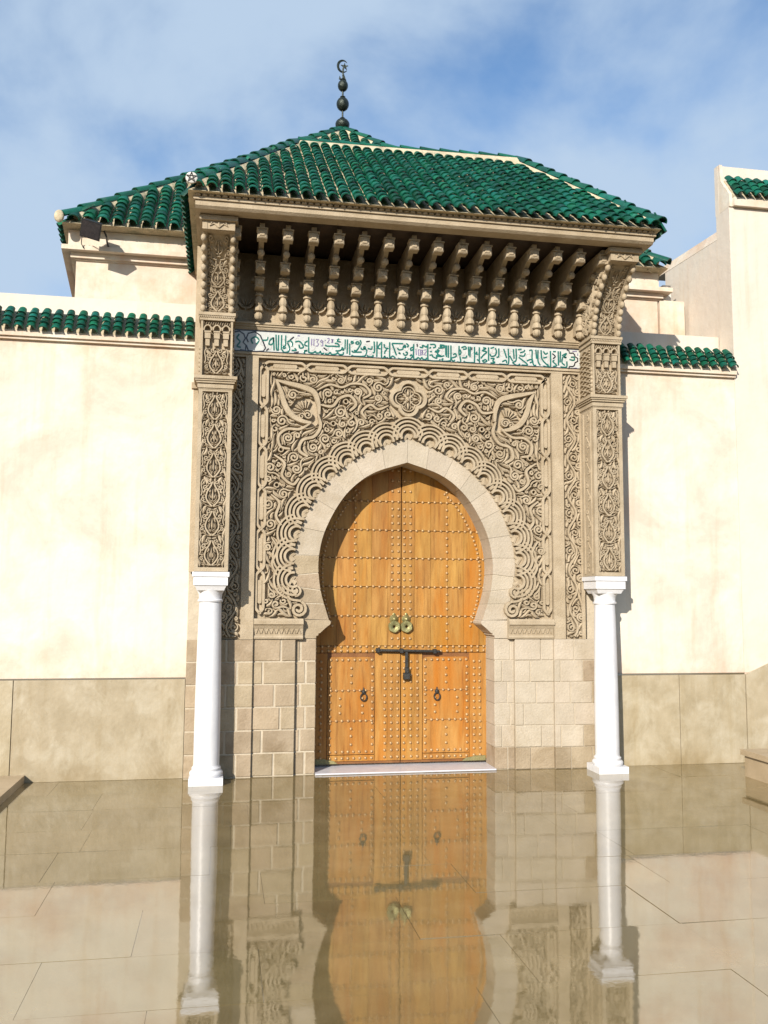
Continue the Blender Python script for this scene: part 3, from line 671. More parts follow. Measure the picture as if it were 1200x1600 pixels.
# ---- interlaced frame round the spandrel
fr = MB(); F = front(0.034)
def frame_run(a, b, n, sign0=1):
    a = np.array(a); b = np.array(b); d = b-a; Ln = np.linalg.norm(d); d /= Ln; pe = np.array([-d[1], d[0]]); P = Ln/n; kz = 0.052
    def off(t):
        k = t/P; i = round(k); f = (t - i*P)/kz; s = 1 if i % 2 == 0 else -1
        return s*math.sin(max(-1, min(1, f))*math.pi/2)*0.036
    ts = np.linspace(0, Ln, n*24)
    A = np.array([a + d*t + pe*off(t) for t in ts]); B = np.array([a + d*t - pe*off(t) for t in ts])
    return A, B, d, pe, P
def frame_side(a, b, n):
    A, B, d, pe, P = frame_run(a, b, n)
    fr.strap(A, 0.029, 0.040, F); fr.strap(B, 0.029, 0.0365, F)
    a = np.array(a)
    for i in range(n):
        c0 = a + d*(i*P+0.085); c1 = a + d*((i+1)*P-0.085); m = 0.5*(c0+c1)
        pp = np.vstack([[c0 + d*(0.02*(1-math.cos(q)))*1 for q in np.linspace(0, math.pi/2, 5)], [c1 - d*(0.02*(1-math.cos(q))) for q in np.linspace(math.pi/2, 0, 5)]])
        ww = np.r_[0.046*np.sin(np.linspace(0.15, math.pi/2, 5)), 0.046*np.sin(np.linspace(math.pi/2, 0.15, 5))]
        fr.strap(pp, ww, 0.031, F)
    for i in range(n+1):
        c = a + d*(i*P); fr.strap(np.array([c + 0.012*np.array([math.cos(q), math.sin(q)]) for q in np.linspace(0, 2*math.pi, 10, endpoint=False)]), 0.012, 0.044, F, closed=True)
frame_side((-1.408, 3.840), (1.408, 3.840), 7)
for sx in (-1, 1): frame_side((sx*1.408, 1.49), (sx*1.408, 3.840), 6)
fr.build('interlaced_frame', 'carved', gate)
fg = MB(); fg.box(-1.46, 1.46, 0.034, 0.30, 3.79, 3.905)
for sx in (-1, 1):
    x0, x1 = sorted((sx*1.355, sx*1.46)); fg.box(x0, x1, 0.034, 0.30, 1.40, 3.79)
fg.build('frame_ground', 'carved', gate)
# outer moulding above the frame, side fillets
om = MB(); om.box(-1.79, 1.79, -0.030, 0.05, 3.905, 3.957); om.box(-1.79, 1.79, -0.045, 0.05, 3.93, 3.950)
om.build('frame_moulding', 'carved', gate)
# ---- vine strips outside the frame
vs_ = MB(); rng = random.Random(8)
for sx in (-1, 1):
    vb = MB()
    for a, b in ((1.462, 1.580), (1.752, 1.787)):
        x0, x1 = sorted((sx*a, sx*b)); vb.box(x0, x1, -0.030, 0.10, 1.245, 3.904)
    x0, x1 = sorted((sx*1.580, sx*1.752)); vb.box(x0, x1, 0.012, 0.10, 1.245, 3.904)
    vb.build('strip_ground', 'carved', gate)
FV = front(0.012)
n = 14; P = (3.90-1.26)/n; cxv = 1.666; sd = []
t = np.linspace(1.27, 3.89, 200); stem = np.stack([cxv + 0.042*np.sin((t-1.26)/P*math.pi), t], 1)
lst = [(stem, 0.020, False)]; sd.append((stem, 0.020))
for k in range(n):
    z = 1.26 + (k+0.5)*P; s = 1 if k % 2 == 0 else -1
    p = spiral(cxv - s*0.024, z, 0.044, 1.35, math.pi/2, s, 20); lst.append((p, np.linspace(0.010, 0.018, len(p)), False)); sd.append((p, 0.016))
ins = lambda X, Z: (X > 1.586) & (X < 1.746) & (Z > 1.26) & (Z < 3.895)
lst += arabesque(1.58, 1.752, 1.25, 3.90, ins, sd, rng, res=0.006, minr=0.0095, gap=0.004, limit=420)
for sx in (-1, 1):
    carve(vs_, [(np.asarray(p)*[sx, 1], w, r) for p, w, r in lst], FV, rng, 0.042)
vs_.build('vine_carving', 'carved', gate, kind='stuff')
# ---- moulding below the carved panels
for sx in (-1, 1):
    prof = [(0.05, 1.247), (-0.012, 1.247), (-0.018, 1.262), (-0.012, 1.278), (0.0, 1.284), (-0.004, 1.30), (-0.014, 1.34), (-0.034, 1.375), (-0.050, 1.385), (-0.050, 1.412), (-0.036, 1.422), (-0.03, 1.437), (0.05, 1.437)]
    x0, x1 = sorted((sx*1.0, sx*1.459)); MB().prism_x(prof, x0, x1).build('panel_moulding', 'carved', gate)
    tri = MB(); Fm = lambda u, v, h: (u, lerp(-0.004, -0.014, (v-1.30)/0.05) - h, v)
    for k in range(9):
        xc = sx*(1.04+k*0.047); tri.strap(np.array([(xc-0.018, 1.298), (xc, 1.345), (xc+0.018, 1.298)]), 0.010, 0.010, Fm, ridge=True)
    tri.build('triangle_frieze', 'carved', gate, kind='stuff')

# ---- inscription band
ib = MB(); ib.box(-1.745, 1.79, -0.030, 0.05, 3.959, 4.168)
band = ib.build('inscription_band', 'glaze_white', gate)
ln = MB(); ln.box(-1.745, 1.79, -0.0335, -0.028, 4.158, 4.1675); ln.box(-1.745, 1.79, -0.0335, -0.028, 3.9595, 3.967); ln.box(1.780, 1.789, -0.0333, -0.028, 3.968, 4.157)
ln.build('border_line', 'glaze_black', band)
STROKES = """g -1430 10 -1388 16 -1381 45;g -1328 41 -1359 14 -1370 -16 -1352 -30 -1331 -10 -1328 45 -1319 -83;g -1304 72 -1298 -52 -1287 -85;g -1279 70 -1280 -84;g -1250 71 -1251 -72;g -1211 70 -1213 -25 -1234 -41 -1227 -59 -1206 -47;g -1244 -71 -1223 -96 -1183 -86 -1173 -45 -1192 -2;g -1196 5 -1167 21 -1146 0 -1152 -37;k -1168 28 -1132 60;g -1152 -73 -1109 -71 -1123 -50;k -1393 -90 -1369 -67;k -1130 -98 -1083 -84;p -1097 69 -1086 76 -1075 71;k -1713 69 -1650 88 -1607 61 -1592 18 -1613 -19 -1584 -47 -1590 -98 -1639 -93;k -1580 -47 -1562 -96 -1498 -104 -1421 -96 -1400 -65 -1423 -8 -1452 56 -1502 89 -1565 71 -1582 26 -1564 -16;g -1486 -34 -1465 11 -1494 39 -1536 14 -1521 -29;g -1649 59 -1670 21 -1641 -14 -1668 -59 -1632 -71;g -1119 11 -1084 20 -1055 0 -1040 -36 -1072 -45 -1083 -13;g -991 66 -989 -66 -982 -84 -946 -86 -924 -70 -917 -84 -888 -83 -877 -67 -866 -87 -837 -84;g -994 29 -1022 13 -1026 -13 -1000 -23;g -1032 -69 -1003 -67 -1032 -80 -1024 -98;b -960 53 -962 -13;b -939 51 -939 -16;b -919 48 -893 50 -911 23 -893 5 -903 -17 -921 -17;b -853 34 -868 48 -875 29 -864 18 -852 34 -854 -14 -871 -12;b -835 42 -824 43;b -810 62 -792 67 -792 48 -810 21 -788 20;b -770 57 -752 58 -766 39 -752 25 -770 24 -755 43 -770 57;g -694 69 -716 45 -679 36;g -831 -2 -809 -12 -751 -9 -693 -9 -712 20 -737 18;k -845 -29 -809 -56;g -830 -87 -801 -91 -780 -73 -765 -91 -721 -84 -707 -69 -692 -87 -656 -85 -652 -62;g -729 -52 -711 -54 -678 -45 -664 -18 -649 -40 -664 -41;g -636 65 -638 -32;g -614 66 -616 -75;g -591 27 -590 -88;g -577 24 -555 36 -570 50 -580 35;g -536 30 -518 49 -496 36 -514 24 -533 30;g -489 66 -481 37 -503 -9 -525 -40 -550 -38;g -481 -8 -470 -26 -437 -13 -444 5 -455 -14 -426 -27 -429 -65 -451 -92 -546 -97 -572 -87;g -569 -43 -554 -57 -473 -52;k -430 54 -393 60;g -415 -12 -378 -17 -371 13;g -418 -79 -407 -93 -363 -91 -363 -72;g -351 61 -347 -40 -365 -52;g -322 62 -324 -91;g -277 61 -276 -95 -250 -90 -247 -79 -232 -97 -210 -92;g -281 53 -306 18 -310 -4 -288 -10;g -196 62 -195 -91 -180 -86 -165 -74 -139 -92;g -251 40 -247 11 -221 -3 -210 5;g -247 -57 -243 -34 -225 -11;g -173 52 -128 -65;g -173 52 -61 55;g -117 10 -106 -8 -69 -2 -61 21 -39 19 -43 41 -61 25;g -31 60 -9 39 -24 23;g -109 -38 -91 -48 -102 -34;g -61 -39 -46 -60 -24 -52 -20 -29 -39 -30;g -113 -94 -91 -100 -53 -98 -31 -75;g -20 -89 6 -95 29 -71 21 -53 6 -65;g 44 57 44 -85 74 -88 89 -76 111 -89 126 -73 141 -91 172 -86 172 -71;g 40 27 14 14 17 -8 40 4;k 77 63 81 33;g 104 31 134 28 134 51 171 34 175 50;b 66 6 70 -50;b 89 3 111 5 111 -52 93 -53 89 3;b 123 1 138 2 123 -25 140 -46 120 -50 135 -24 123 1;b 149 3 168 8 168 -11 149 -46 172 -47;g 186 65 187 -78 202 -99 300 -98 308 -79;g 209 63 255 65 262 40 239 31;g 202 21 217 37;g 255 -6 277 -12 300 4 285 14 277 -5;g 202 -47 228 -42 239 -60 277 -73 273 -47 300 -41 315 -52 353 -42;g 308 65 353 60 345 37 315 46;g 368 64 368 -38;g 209 -9 228 -8;g 375 63 375 -55;g 394 64 394 -61;g 420 65 419 -67 405 -91 344 -98 329 -83 344 -71;g 306 47 337 60 352 42 322 33 291 31;g 261 0 291 -6 284 -29 322 -50 276 -52;g 443 -28 466 -15 474 -42 435 -59 420 -67 443 -92 462 -80;g 504 66 504 -25 523 -1 512 29;g 512 -39 519 -96 481 -98;g 527 49 566 62 577 40 543 34;g 600 64 604 -27;g 619 65 615 -41;k 635 59 634 28;g 662 64 661 -84 642 -97 565 -97 554 -83;g 535 -53 573 -51 581 -28;g 688 16 677 -8 700 -6;g 712 63 711 -74 719 -89;g 750 61 781 55 742 30 788 21 757 -11 726 -50;g 742 -65 757 -87 788 -74 773 -59 749 -72;g 688 -60 703 -74;g 808 68 807 -69;g 827 58 866 72;g 823 1 835 -22 873 -12 889 27 878 65;g 827 -45 865 -43 850 -67 873 -84 826 -91;g 913 63 912 -17 889 -30;g 965 60 995 -30;g 1012 66 1014 -83 964 -97 917 -96;g 1066 65 1073 -34;g 1094 71 1093 -48 1057 -73 1104 -101 1135 -84;g 948 -71 987 -54 995 -84;g 1027 -6 1057 -58;g 1113 60 1152 70;g 1136 31 1176 45 1184 64;g 1128 0 1175 -1 1191 30;g 1120 -16 1213 -87 1151 -95;g 1231 59 1262 61 1261 -16 1276 -84 1304 -90;g 1206 -50 1245 -32 1269 -50 1237 -67;g 1302 71 1309 -21;g 1325 69 1324 -43 1347 -88;g 1357 70 1368 -25 1434 -95 1379 -94;g 1381 60 1404 31 1428 47;g 1380 -9 1419 1;g 1456 68 1454 -98 1419 -69;g 1484 62 1515 64;k 1475 42 1507 13 1483 -11;g 1498 -26 1482 -42 1521 -79 1482 -92;g 1539 69 1541 -78;g 1563 70 1558 -46;g 1579 25 1627 51 1602 11 1626 8 1586 17;g 1586 10 1578 -45 1609 -74;g 1630 -31 1625 -89 1561 -92;g 1658 -10 1706 -15 1706 16 1674 14;k 1631 90 1655 79 1659 56 1699 58 1715 40 1718 21 1746 7 1746 -24 1717 -41 1709 -69 1693 -81 1657 -83 1648 -111;p 1691 74 1739 80;p 1747 57 1747 34;p 1688 -101 1736 -94"""
FB = front(-0.030); GR = {'g': MB(), 'k': MB(), 'p': MB(), 'b': MB()}; rng = random.Random(4)
for st_ in STROKES.split(';'):
    a = st_.split(); c = a[0]; v = [int(q) for q in a[1:]]
    P = np.array([(v[i]/1000, 4.064 + v[i+1]/1000) for i in range(0, len(v), 2)])
    big = c == 'k' and len(P) > 6
    if len(P) > 2 and c != 'b' and not big: P = smooth_path(P, 4)
    w = {'g': 0.0158, 'k': 0.014, 'p': 0.010, 'b': 0.0095}[c]
    GR[c].strap(P, w, 0.0022 + rng.uniform(0, 0.0008), FB, base=-0.001, top=0.9)
# thin scrolling vine behind the letters
vn = MB()
for k in range(66):
    x = -1.42 + k*0.0465; z = 4.064 + rng.uniform(-0.05, 0.05)
    p = spiral(x, z, rng.uniform(0.03, 0.05), 0.9, rng.uniform(0, 6), rng.choice((-1, 1)), 14); vn.strap(p, 0.0042, 0.0012 + rng.uniform(0, 0.0004), FB, base=-0.001)
vn.build('vine_lines', 'vein', band, kind='stuff')
GR['g'].build('green_letters', 'glaze_green', band, kind='stuff'); GR['k'].build('black_cartouche', 'glaze_black', band, kind='stuff')
GR['p'].build('violet_corner_marks', 'glaze_violet', band, kind='stuff'); GR['b'].build('year_numerals', 'glaze_violet', band, kind='stuff')
# cornice above the band
cp = [(0.05, 4.170), (-0.035, 4.170), (-0.045, 4.182), (-0.050, 4.196), (-0.062, 4.200), (-0.062, 4.212), (-0.075, 4.218), (-0.075, 4.236), (0.0, 4.246), (0.05, 4.246)]
MB().prism_x(cp, -1.787, 1.787).build('band_cornice', 'carved', gate)
# ------------------------------------------------------------------ pillars on marble columns
PX = {-1: -1.855, 1: 1.915}; HW = 0.148; PF = -0.345
rng = random.Random(14)
def pillar_motif(x0c, z0, per, n, hw, rngm):
    """mirrored palmette lattice, n periods high"""
    s = per/0.27; lst = []; sd = []
    def add(P, w, rd=False):
        lst.append((np.asarray(P, float), w, rd)); sd.append((np.asarray(P, float), w if np.isscalar(w) else float(np.mean(w))))
    for k in range(n):
        z = z0 + k*per; q = lambda pts: np.array([(x, z + y*s) for x, y in pts])
        add(smooth_path(q([(0.004, 0.012), (0.034, 0.045), (0.058, 0.090), (0.050, 0.145), (0.022, 0.195), (0.004, 0.240)]), 5), 0.015)
        add(q([(0.0, 0.070), (0.0, 0.105), (0.0, 0.130), (0.0, 0.175)]), np.array([0.006, 0.024, 0.020, 0.005]), True)
        add(smooth_path(q([(0.006, 0.060), (0.026, 0.075), (0.034, 0.105), (0.024, 0.135)]), 4), np.linspace(0.013, 0.006, 13), True)
        add(spiral(0.066, z+0.190*s, 0.024, 1.35, 3.6, 1, 16), 0.0115)
        add(spiral(0.030, z+0.235*s, 0.020, 1.1, 1.2, -1, 13), 0.010)
        add(spiral(0.084, z+0.075*s, 0.019, 1.2, 2.2, -1, 13), 0.0105)
        add(smooth_path(q([(0.104, 0.11), (0.094, 0.15), (0.104, 0.22), (0.090, 0.26)]), 4), 0.011)
        add(smooth_path(q([(0.058, 0.100), (0.075, 0.125), (0.094, 0.13)]), 4), np.linspace(0.014, 0.005, 9), True)
        add(smooth_path(q([(0.015, 0.010), (0.050, 0.020), (0.075, 0.035), (0.098, 0.025)]), 4), np.linspace(0.014, 0.007, 13), True)
    lst += arabesque(-0.002, hw+0.002, z0, z0+n*per, lambda X, Z: (X >= 0) & (X < hw), sd, rngm, res=0.005, minr=0.0085, gap=0.0045, limit=60*n)
    return lst
CURVE = [(4.215, -0.345), (4.30, -0.360), (4.42, -0.400), (4.54, -0.465), (4.65, -0.555), (4.74, -0.650), (4.81, -0.745)]
def yc(z): return float(np.interp(z, [c[0] for c in CURVE], [c[1] for c in CURVE]))
pm = pillar_motif(0, 1.90, 0.263, 6, 0.110, rng)
pm2 = pillar_motif(0, 3.64, 0.25, 1, 0.118, rng)
pm3 = pillar_motif(0, 4.225, 0.205, 3, 0.088, rng)
lobe = MB(); lobe.ball((0, 0, 0), 0.036, sx=0.75, sy=1.0, sz=1.0, n=8, m=5); lobeme = lobe.mesh('scallop_lobe', 'carved', 60)
for sx in (-1, 1):
    cx = PX[sx]
    # marble column
    col = MB(); base = MB(); base.box(cx-0.148, cx+0.148, -0.345, -0.05, 0.0, 0.062)
    cy = -0.1975
    prof = [(0.138, 0.063), (0.146, 0.078), (0.146, 0.096), (0.136, 0.108), (0.124, 0.114), (0.128, 0.124), (0.128, 0.136), (0.117, 0.146), (0.114, 0.160)]
    base.lathe(prof, (cx, cy, 0), 32)
    for i in range(0, 25):
        t = i/24; z = 0.16 + t*1.43; r = 0.114 - 0.016*t**1.4 + 0.003*math.sin(t*math.pi); col.v; 
        prof.append((r, z))
    shaft = MB().lathe([p for p in prof if p[1] >= 0.16] , (cx, cy, 0), 32)
    colo = base.build('column', 'marble', gate, 40, label='white marble column standing on the wet floor')
    shaft.build('shaft', 'marble', colo, 40)
    cap = MB().lathe([(0.098, 1.588), (0.112, 1.592), (0.114, 1.606), (0.104, 1.612), (0.102, 1.625), (0.106, 1.66), (0.122, 1.69), (0.126, 1.70)], (cx, cy, 0), 32)
    # flared square block
    b0, b1 = 0.118, 0.150; cap.add([(cx-b0, cy-b0, 1.690), (cx+b0, cy-b0, 1.690), (cx+b0, cy+b0, 1.690), (cx-b0, cy+b0, 1.690), (cx-b1+0.01, cy-b1+0.01, 1.735), (cx+b1-0.01, cy-b1+0.01, 1.735), (cx+b1-0.01, cy+b1-0.01, 1.735), (cx-b1+0.01, cy+b1-0.01, 1.735)],
        [(0,3,2,1), (0,1,5,4), (1,2,6,5), (2,3,7,6), (3,0,4,7)])
    cap.box(cx-b1, cx+b1, cy-b1, cy+b1, 1.735, 1.812); cap.box(cx-b1-0.012, cx+b1+0.012, cy-b1-0.012, cy+b1+0.012, 1.812, 1.853)
    cap.build('capital', 'marble', colo, 40)
    # carved pillar
    pil = MB(); pil.box(cx-HW, cx+HW, PF+0.042, 0.011, 1.856, 3.50)
    pil.box(cx-HW-0.001, cx-0.114, PF, PF+0.06, 1.857, 3.499); pil.box(cx+0.114, cx+HW+0.001, PF, PF+0.06, 1.857, 3.499)
    pil.box(cx-0.114, cx+0.114, PF, PF+0.06, 1.857, 1.893); pil.box(cx-0.114, cx+0.114, PF, PF+0.05, 3.482, 3.499)
    po_ = pil.build('pillar', 'carved', gate)
    Fp = front(PF+0.042); rl = MB(); carve(rl, [(np.asarray(p) + [cx, 0], w, r) for p, w, r in pm], Fp, rng, 0.042, True, cx)
    rl.build('pillar_carving', 'carved', po_, kind='stuff')
    # inner face with shallow vine
    xin = cx - sx*HW; Fi = lambda u, v, h: (xin - sx*h, u, v)
    iv = MB(); tz = np.linspace(1.9, 3.45, 120)
    iv.strap(np.stack([-0.20+0.035*np.sin((tz-1.9)*math.pi/0.13), tz], 1), 0.014, 0.008, Fi)
    for k in range(12): iv.strap(spiral(-0.20-0.02*(1 if k % 2 else -1), 1.965+k*0.13, 0.036, 1.2, math.pi/2, 1 if k % 2 else -1, 15), 0.012, 0.008, Fi)
    for u in (-0.285, -0.11): iv.strap(np.array([(u, 1.88), (u, 3.47)]), 0.010, 0.010, Fi)
    iv.build('inner_vine', 'carved', po_, kind='stuff')
    # cornice over the pillar
    cn = MB()
    for hw_, yf, z0, z1 in ((0.152, PF-0.004, 3.501, 3.512), (0.160, PF-0.014, 3.512, 3.545), (0.156, PF-0.008, 3.545, 3.556), (0.170, PF-0.026, 3.556, 3.574), (0.182, PF-0.038, 3.574, 3.590), (0.192, PF-0.050, 3.590, 3.618)):
        cn.box(cx-hw_, cx+hw_, yf, 0.010-hw_*0.02, z0, z1)
    cn.build('pillar_cornice', 'carved', gate)
    fl_ = sx*1.92; a, b = sorted((sx*1.80, sx*2.075))
    MB().box(a, b, -0.125, -0.06, 3.556, 3.612).build('flank_moulding', 'carved', gate) if sx < 0 else None
    # upper carved block with a small muqarnas
    ub = MB(); ub.box(cx-0.143, cx+0.143, PF+0.042, 0.009, 3.618, 4.140)
    ub.box(cx-0.143, cx-0.124, PF+0.002, PF+0.05, 3.619, 4.139); ub.box(cx+0.124, cx+0.143, PF+0.002, PF+0.05, 3.619, 4.139)
    ubo = ub.build('upper_block', 'carved', gate)
    um_ = MB(); carve(um_, [(np.asarray(p) + [cx, 0], w, r) for p, w, r in pm2], Fp, rng, 0.040, True, cx)
    for k in range(3):      # three hanging niches
        xc = cx + (k-1)*0.082
        um_.box(xc-0.026, xc+0.026, PF-0.012, PF+0.03, 3.97, 4.025); um_.box(xc-0.019, xc+0.019, PF-0.002, PF+0.03, 3.905, 3.972); um_.box(xc-0.030, xc+0.030, PF-0.018, PF+0.03, 4.025, 4.038)
        ar = np.array([(xc+0.034*math.cos(a), 4.045+0.05*math.sin(a)) for a in np.linspace(0, math.pi, 11)]); um_.strap(ar, 0.014, 0.052, Fp)
    for k in range(12):
        xc = cx-0.115+k*0.021; um_.strap(np.array([(xc-0.006, 4.102), (xc+0.004, 4.132)]), 0.010, 0.03, Fp, ridge=True)
    um_.build('block_carving', 'carved', ubo, kind='stuff')
    for sd_ in (-1, 1):
        for k in range(7): inst(lobeme, 'scallop_lobe', ubo, Matrix.Translation((cx+sd_*0.143, PF+0.03, 3.64+k*0.041)) @ Matrix.Scale(0.62, 4))
    # inner side lattice of the block
    ls = MB()
    for k in range(9):
        z = 3.66+k*0.05
        ls.strap(np.array([(-0.29, z), (-0.17, z+0.045), (-0.05, z)]), 0.013, 0.012*rng.uniform(.9, 1.1), Fi)
        ls.strap(np.array([(-0.29, z+0.03), (-0.17, z-0.01), (-0.05, z+0.03)]), 0.011, 0.010*rng.uniform(.9, 1.1), Fi)
    ls.build('side_lattice', 'carved', ubo, kind='stuff')
    # rope moulding
    rm = MB(); rm.box(cx-0.156, cx+0.156, PF-0.008, 0.008, 4.141, 4.160); rm.box(cx-0.166, cx+0.166, PF-0.018, 0.007, 4.186, 4.214); rm.box(cx-0.150, cx+0.150, PF+0.004, 0.0065, 4.160, 4.186)
    for k in range(19):
        x = cx-0.153+k*0.017; rm.tube([(x-0.007, PF-0.002, 4.161), (x, PF-0.012, 4.173), (x+0.007, PF-0.002, 4.185)], 0.008, 5)
    rm.build('rope_moulding', 'carved', gate)
    # flaring bracket up to the eaves
    br = MB()
    body = [(0.006, 4.216)] + [(y_+0.045, z_) for z_, y_ in CURVE] + [(-0.78, 4.812), (-0.78, 4.925), (0.006, 4.925)]
    cheek = [(0.005, 4.217)] + [(y_, z_) for z_, y_ in CURVE] + [(-0.80, 4.812), (-0.80, 4.924), (0.005, 4.924)]
    br.prism_x(body, cx-0.10, cx+0.10); br.prism_x(cheek, cx-0.140, cx-0.098); br.prism_x(cheek, cx+0.098, cx+0.140)
    br.box(cx-0.098, cx+0.098, -0.795, -0.70, 4.814, 4.923); br.box(cx-0.165, cx+0.165, -0.83, -0.60, 4.886, 4.928)
    bro = br.build('eave_bracket', 'carved', gate)
    Fc = lambda u, v, h: (u, yc(v)+0.045-h, v)
    bc = MB(); carve(bc, [(np.asarray(p) + [cx, 0], w, r) for p, w, r in pm3 if np.max(np.asarray(p)[:, 1]) < 4.81], Fc, rng, 0.026, True, cx)
    Ft = front(-0.795)
    for q in (-1, 1): bc.strap(np.array([(cx, 4.83), (cx+q*0.04, 4.865), (cx+q*0.075, 4.845), (cx+q*0.06, 4.875)]), 0.012, 0.012, Ft)
    bc.strap(np.array([(cx, 4.828), (cx, 4.85), (cx, 4.88)]), [0.01, 0.03, 0.006], 0.014, Ft, ridge=True)
    bc.build('bracket_carving', 'carved', bro, kind='stuff')
    for k in range(9):
        z = 4.245+k*0.066
        for sd_ in (-1, 1): inst(lobeme, 'scallop_lobe', bro, Matrix.Translation((cx+sd_*0.128, yc(z)-0.002, z)))
    dom = lambda X, Z: (X > np.interp(Z, [c[0] for c in CURVE], [c[1] for c in CURVE])+0.03) & (X < -0.03) & (Z > 4.24) & (Z < 4.86)
    xs_ = cx - sx*0.140; Fs = lambda u, v, h: (xs_ - sx*h, u, v)
    sdm = arabesque(-0.75, 0.0, 4.23, 4.87, dom, [], rng, res=0.008, minr=0.012, big=0.055, limit=150)
    sc = MB(); carve(sc, sdm, Fs, rng, 0.030); sc.build('side_carving', 'carved', bro, kind='stuff')

# ------------------------------------------------------------------ corbel row under the eaves
def corbel_mesh():
    w = MB()
    web = [(0.018, 4.30), (-0.07, 4.30), (-0.10, 4.42), (-0.13, 4.53), (-0.20, 4.62), (-0.33, 4.70), (-0.45, 4.78), (-0.62, 4.86), (-0.72, 4.90), (-0.72, 4.935), (0.018, 4.935)]
    w.prism_x(web, -0.022, 0.022); return w
CW = corbel_mesh().mesh('corbel', 'carved')
pd = MB(); pd.ball((0, -0.115, 4.282), 0.042, sz=0.95, n=16, m=8, flute=-0.14); PD = pd.mesh('pendant', 'carved', 30)
bb = MB(); bb.lathe([(0.036, 4.318), (0.047, 4.326), (0.047, 4.340), (0.040, 4.360), (0.030, 4.376), (0.027, 4.382), (0.034, 4.392), (0.039, 4.412), (0.036, 4.440), (0.026, 4.458), (0.024, 4.468), (0.040, 4.474), (0.040, 4.490), (0.028, 4.496)], (0, -0.12, 0), 8); BB = bb.mesh('baluster', 'carved', 35)
def cblock(y, z, sx_, sy_, sz_):
    m = MB(); m.box(-sx_, sx_, y-sy_, y+sy_, z-sz_, z+sz_, 0.010); m.box(-sx_*0.55, sx_*0.55, y-sy_-0.010, y, z-sz_*0.6, z+sz_*0.6, 0.006); m.box(-sx_*1.15, sx_*1.15, y-sy_*1.1, y+sy_, z+sz_, z+sz_+0.010); return m
B1 = cblock(-0.185, 4.565, 0.044, 0.055, 0.045); B1.box(-0.075, -0.040, -0.17, -0.10, 4.60, 4.625); B1 = B1.mesh('lower_block', 'carved')
B2 = cblock(-0.335, 4.672, 0.042, 0.050, 0.036).mesh('middle_block', 'carved')
b3 = MB(); b3.ball((0, -0.485, 4.755), 0.034, n=10, m=6); B3 = b3.mesh('boss', 'carved', 40)
B4 = cblock(-0.675, 4.842, 0.044, 0.050, 0.042).mesh('upper_corbel_block', 'carved')
T = Matrix.Translation
for k in range(16):
    x = -1.705 + 0.2297*k
    if abs(x) > 1.76: x = 1.735
    c = inst(CW, 'corbel', gate, T((x, 0, 0)))
    for me, nm in ((PD, 'pendant'), (BB, 'baluster'), (B1, 'lower_block'), (B2, 'middle_block'), (B3, 'boss'), (B4, 'upper_block')): inst(me, nm, c, Matrix.Rotation(rng.gauss(0, 0.01), 4, 'Y') if False else Matrix.Identity(4))
shl = MB(); Fw = front(0.02)
for k in range(15):
    x = -1.705 + 0.2297*(k+0.5)
    for q in (-2, -1, 0, 1, 2):
        a = math.radians(90+q*32); e = np.array([math.cos(a), math.sin(a)]); c0 = np.array([x, 4.40])
        shl.strap(np.array([c0 + e*0.02, c0 + e*0.06, c0 + e*0.098]), [0.008, 0.028, 0.010], 0.034, Fw, ridge=True)
    for s in (-1, 1): shl.strap(smooth_path([(x+s*0.01, 4.385), (x+s*0.045, 4.40), (x+s*0.075, 4.44)], 4), 0.016, 0.042, Fw)
    shl.strap(np.array([(x-0.085, 4.262), (x+0.085, 4.262)]), 0.02, 0.02, Fw)
shl.build('bay_shells', 'carved', gate, kind='stuff')

# ------------------------------------------------------------------ canopy
cb = MB(); EX0, EX1 = -2.055, 2.135
cb.prism_x([(-0.95, 4.955), (-0.95, 5.025), (-0.80, 5.025), (-0.80, 4.935), (-0.925, 4.935)], EX0, EX1)
cb.prism_x([(-0.968, 5.0), (-0.968, 5.026), (-0.90, 5.026), (-0.90, 5.0)], EX0-0.016, EX1+0.016)
cb.build('eave_beam', 'carved', gate)
for x0, x1 in ((EX0, EX0+0.14), (EX1-0.14, EX1)): MB().box(x0, x1, -0.798, 1.0, 4.937, 5.024).build('side_beam', 'carved', gate)
MB().box(EX0+0.01, EX1-0.01, -0.79, 1.0, 4.975, 5.02).build('soffit', 'shaded_soffit_wood', gate)
th_ = MB()
xx = EX0
while xx < EX1-0.03:
    th_.prism_y([(xx, 5.027), (xx+0.044, 5.027), (xx+0.032, 5.052), (xx+0.012, 5.052)], -0.985, -0.90); xx += 0.0565
th_.build('dentil_course', 'carved', gate, kind='stuff')
CL = Vector((-2.115, -1.03, 5.045)); CR = Vector((2.175, -1.03, 5.045)); RL = Vector((-1.055, 0.90, 6.52)); RR = Vector((1.44, 0.90, 6.56))
KL = Vector((-2.115, 1.6, 5.045)); KR = Vector((2.175, 1.6, 5.045))
dk = MB(); dk.add([CL, CR, RR, RL, KL, KR], [(0,1,2,3), (4,0,3), (1,5,2), (3,2,5,4), (0,4,5,1)]); croof = dk.build('canopy_roof', 'roof_mortar', gate)
s = Vector((0, RL.y-CL.y, 0.5*(RL.z+RR.z)-CL.z)); SL = s.length; s.normalize(); W = CR.x-CL.x
mats = tiled_slope(CL + Vector((0, -0.03, 0.0)), Vector((1, 0, 0)), s, W, SL-0.10, 0.1145, 0.134, lambda t: 1.06*t+0.03, lambda t: W-0.735*t-0.03, RNG, lift=0.012)
lay_tiles(mats, 0.0515, 0.043, 0.185, croof)
sd_ = MB()
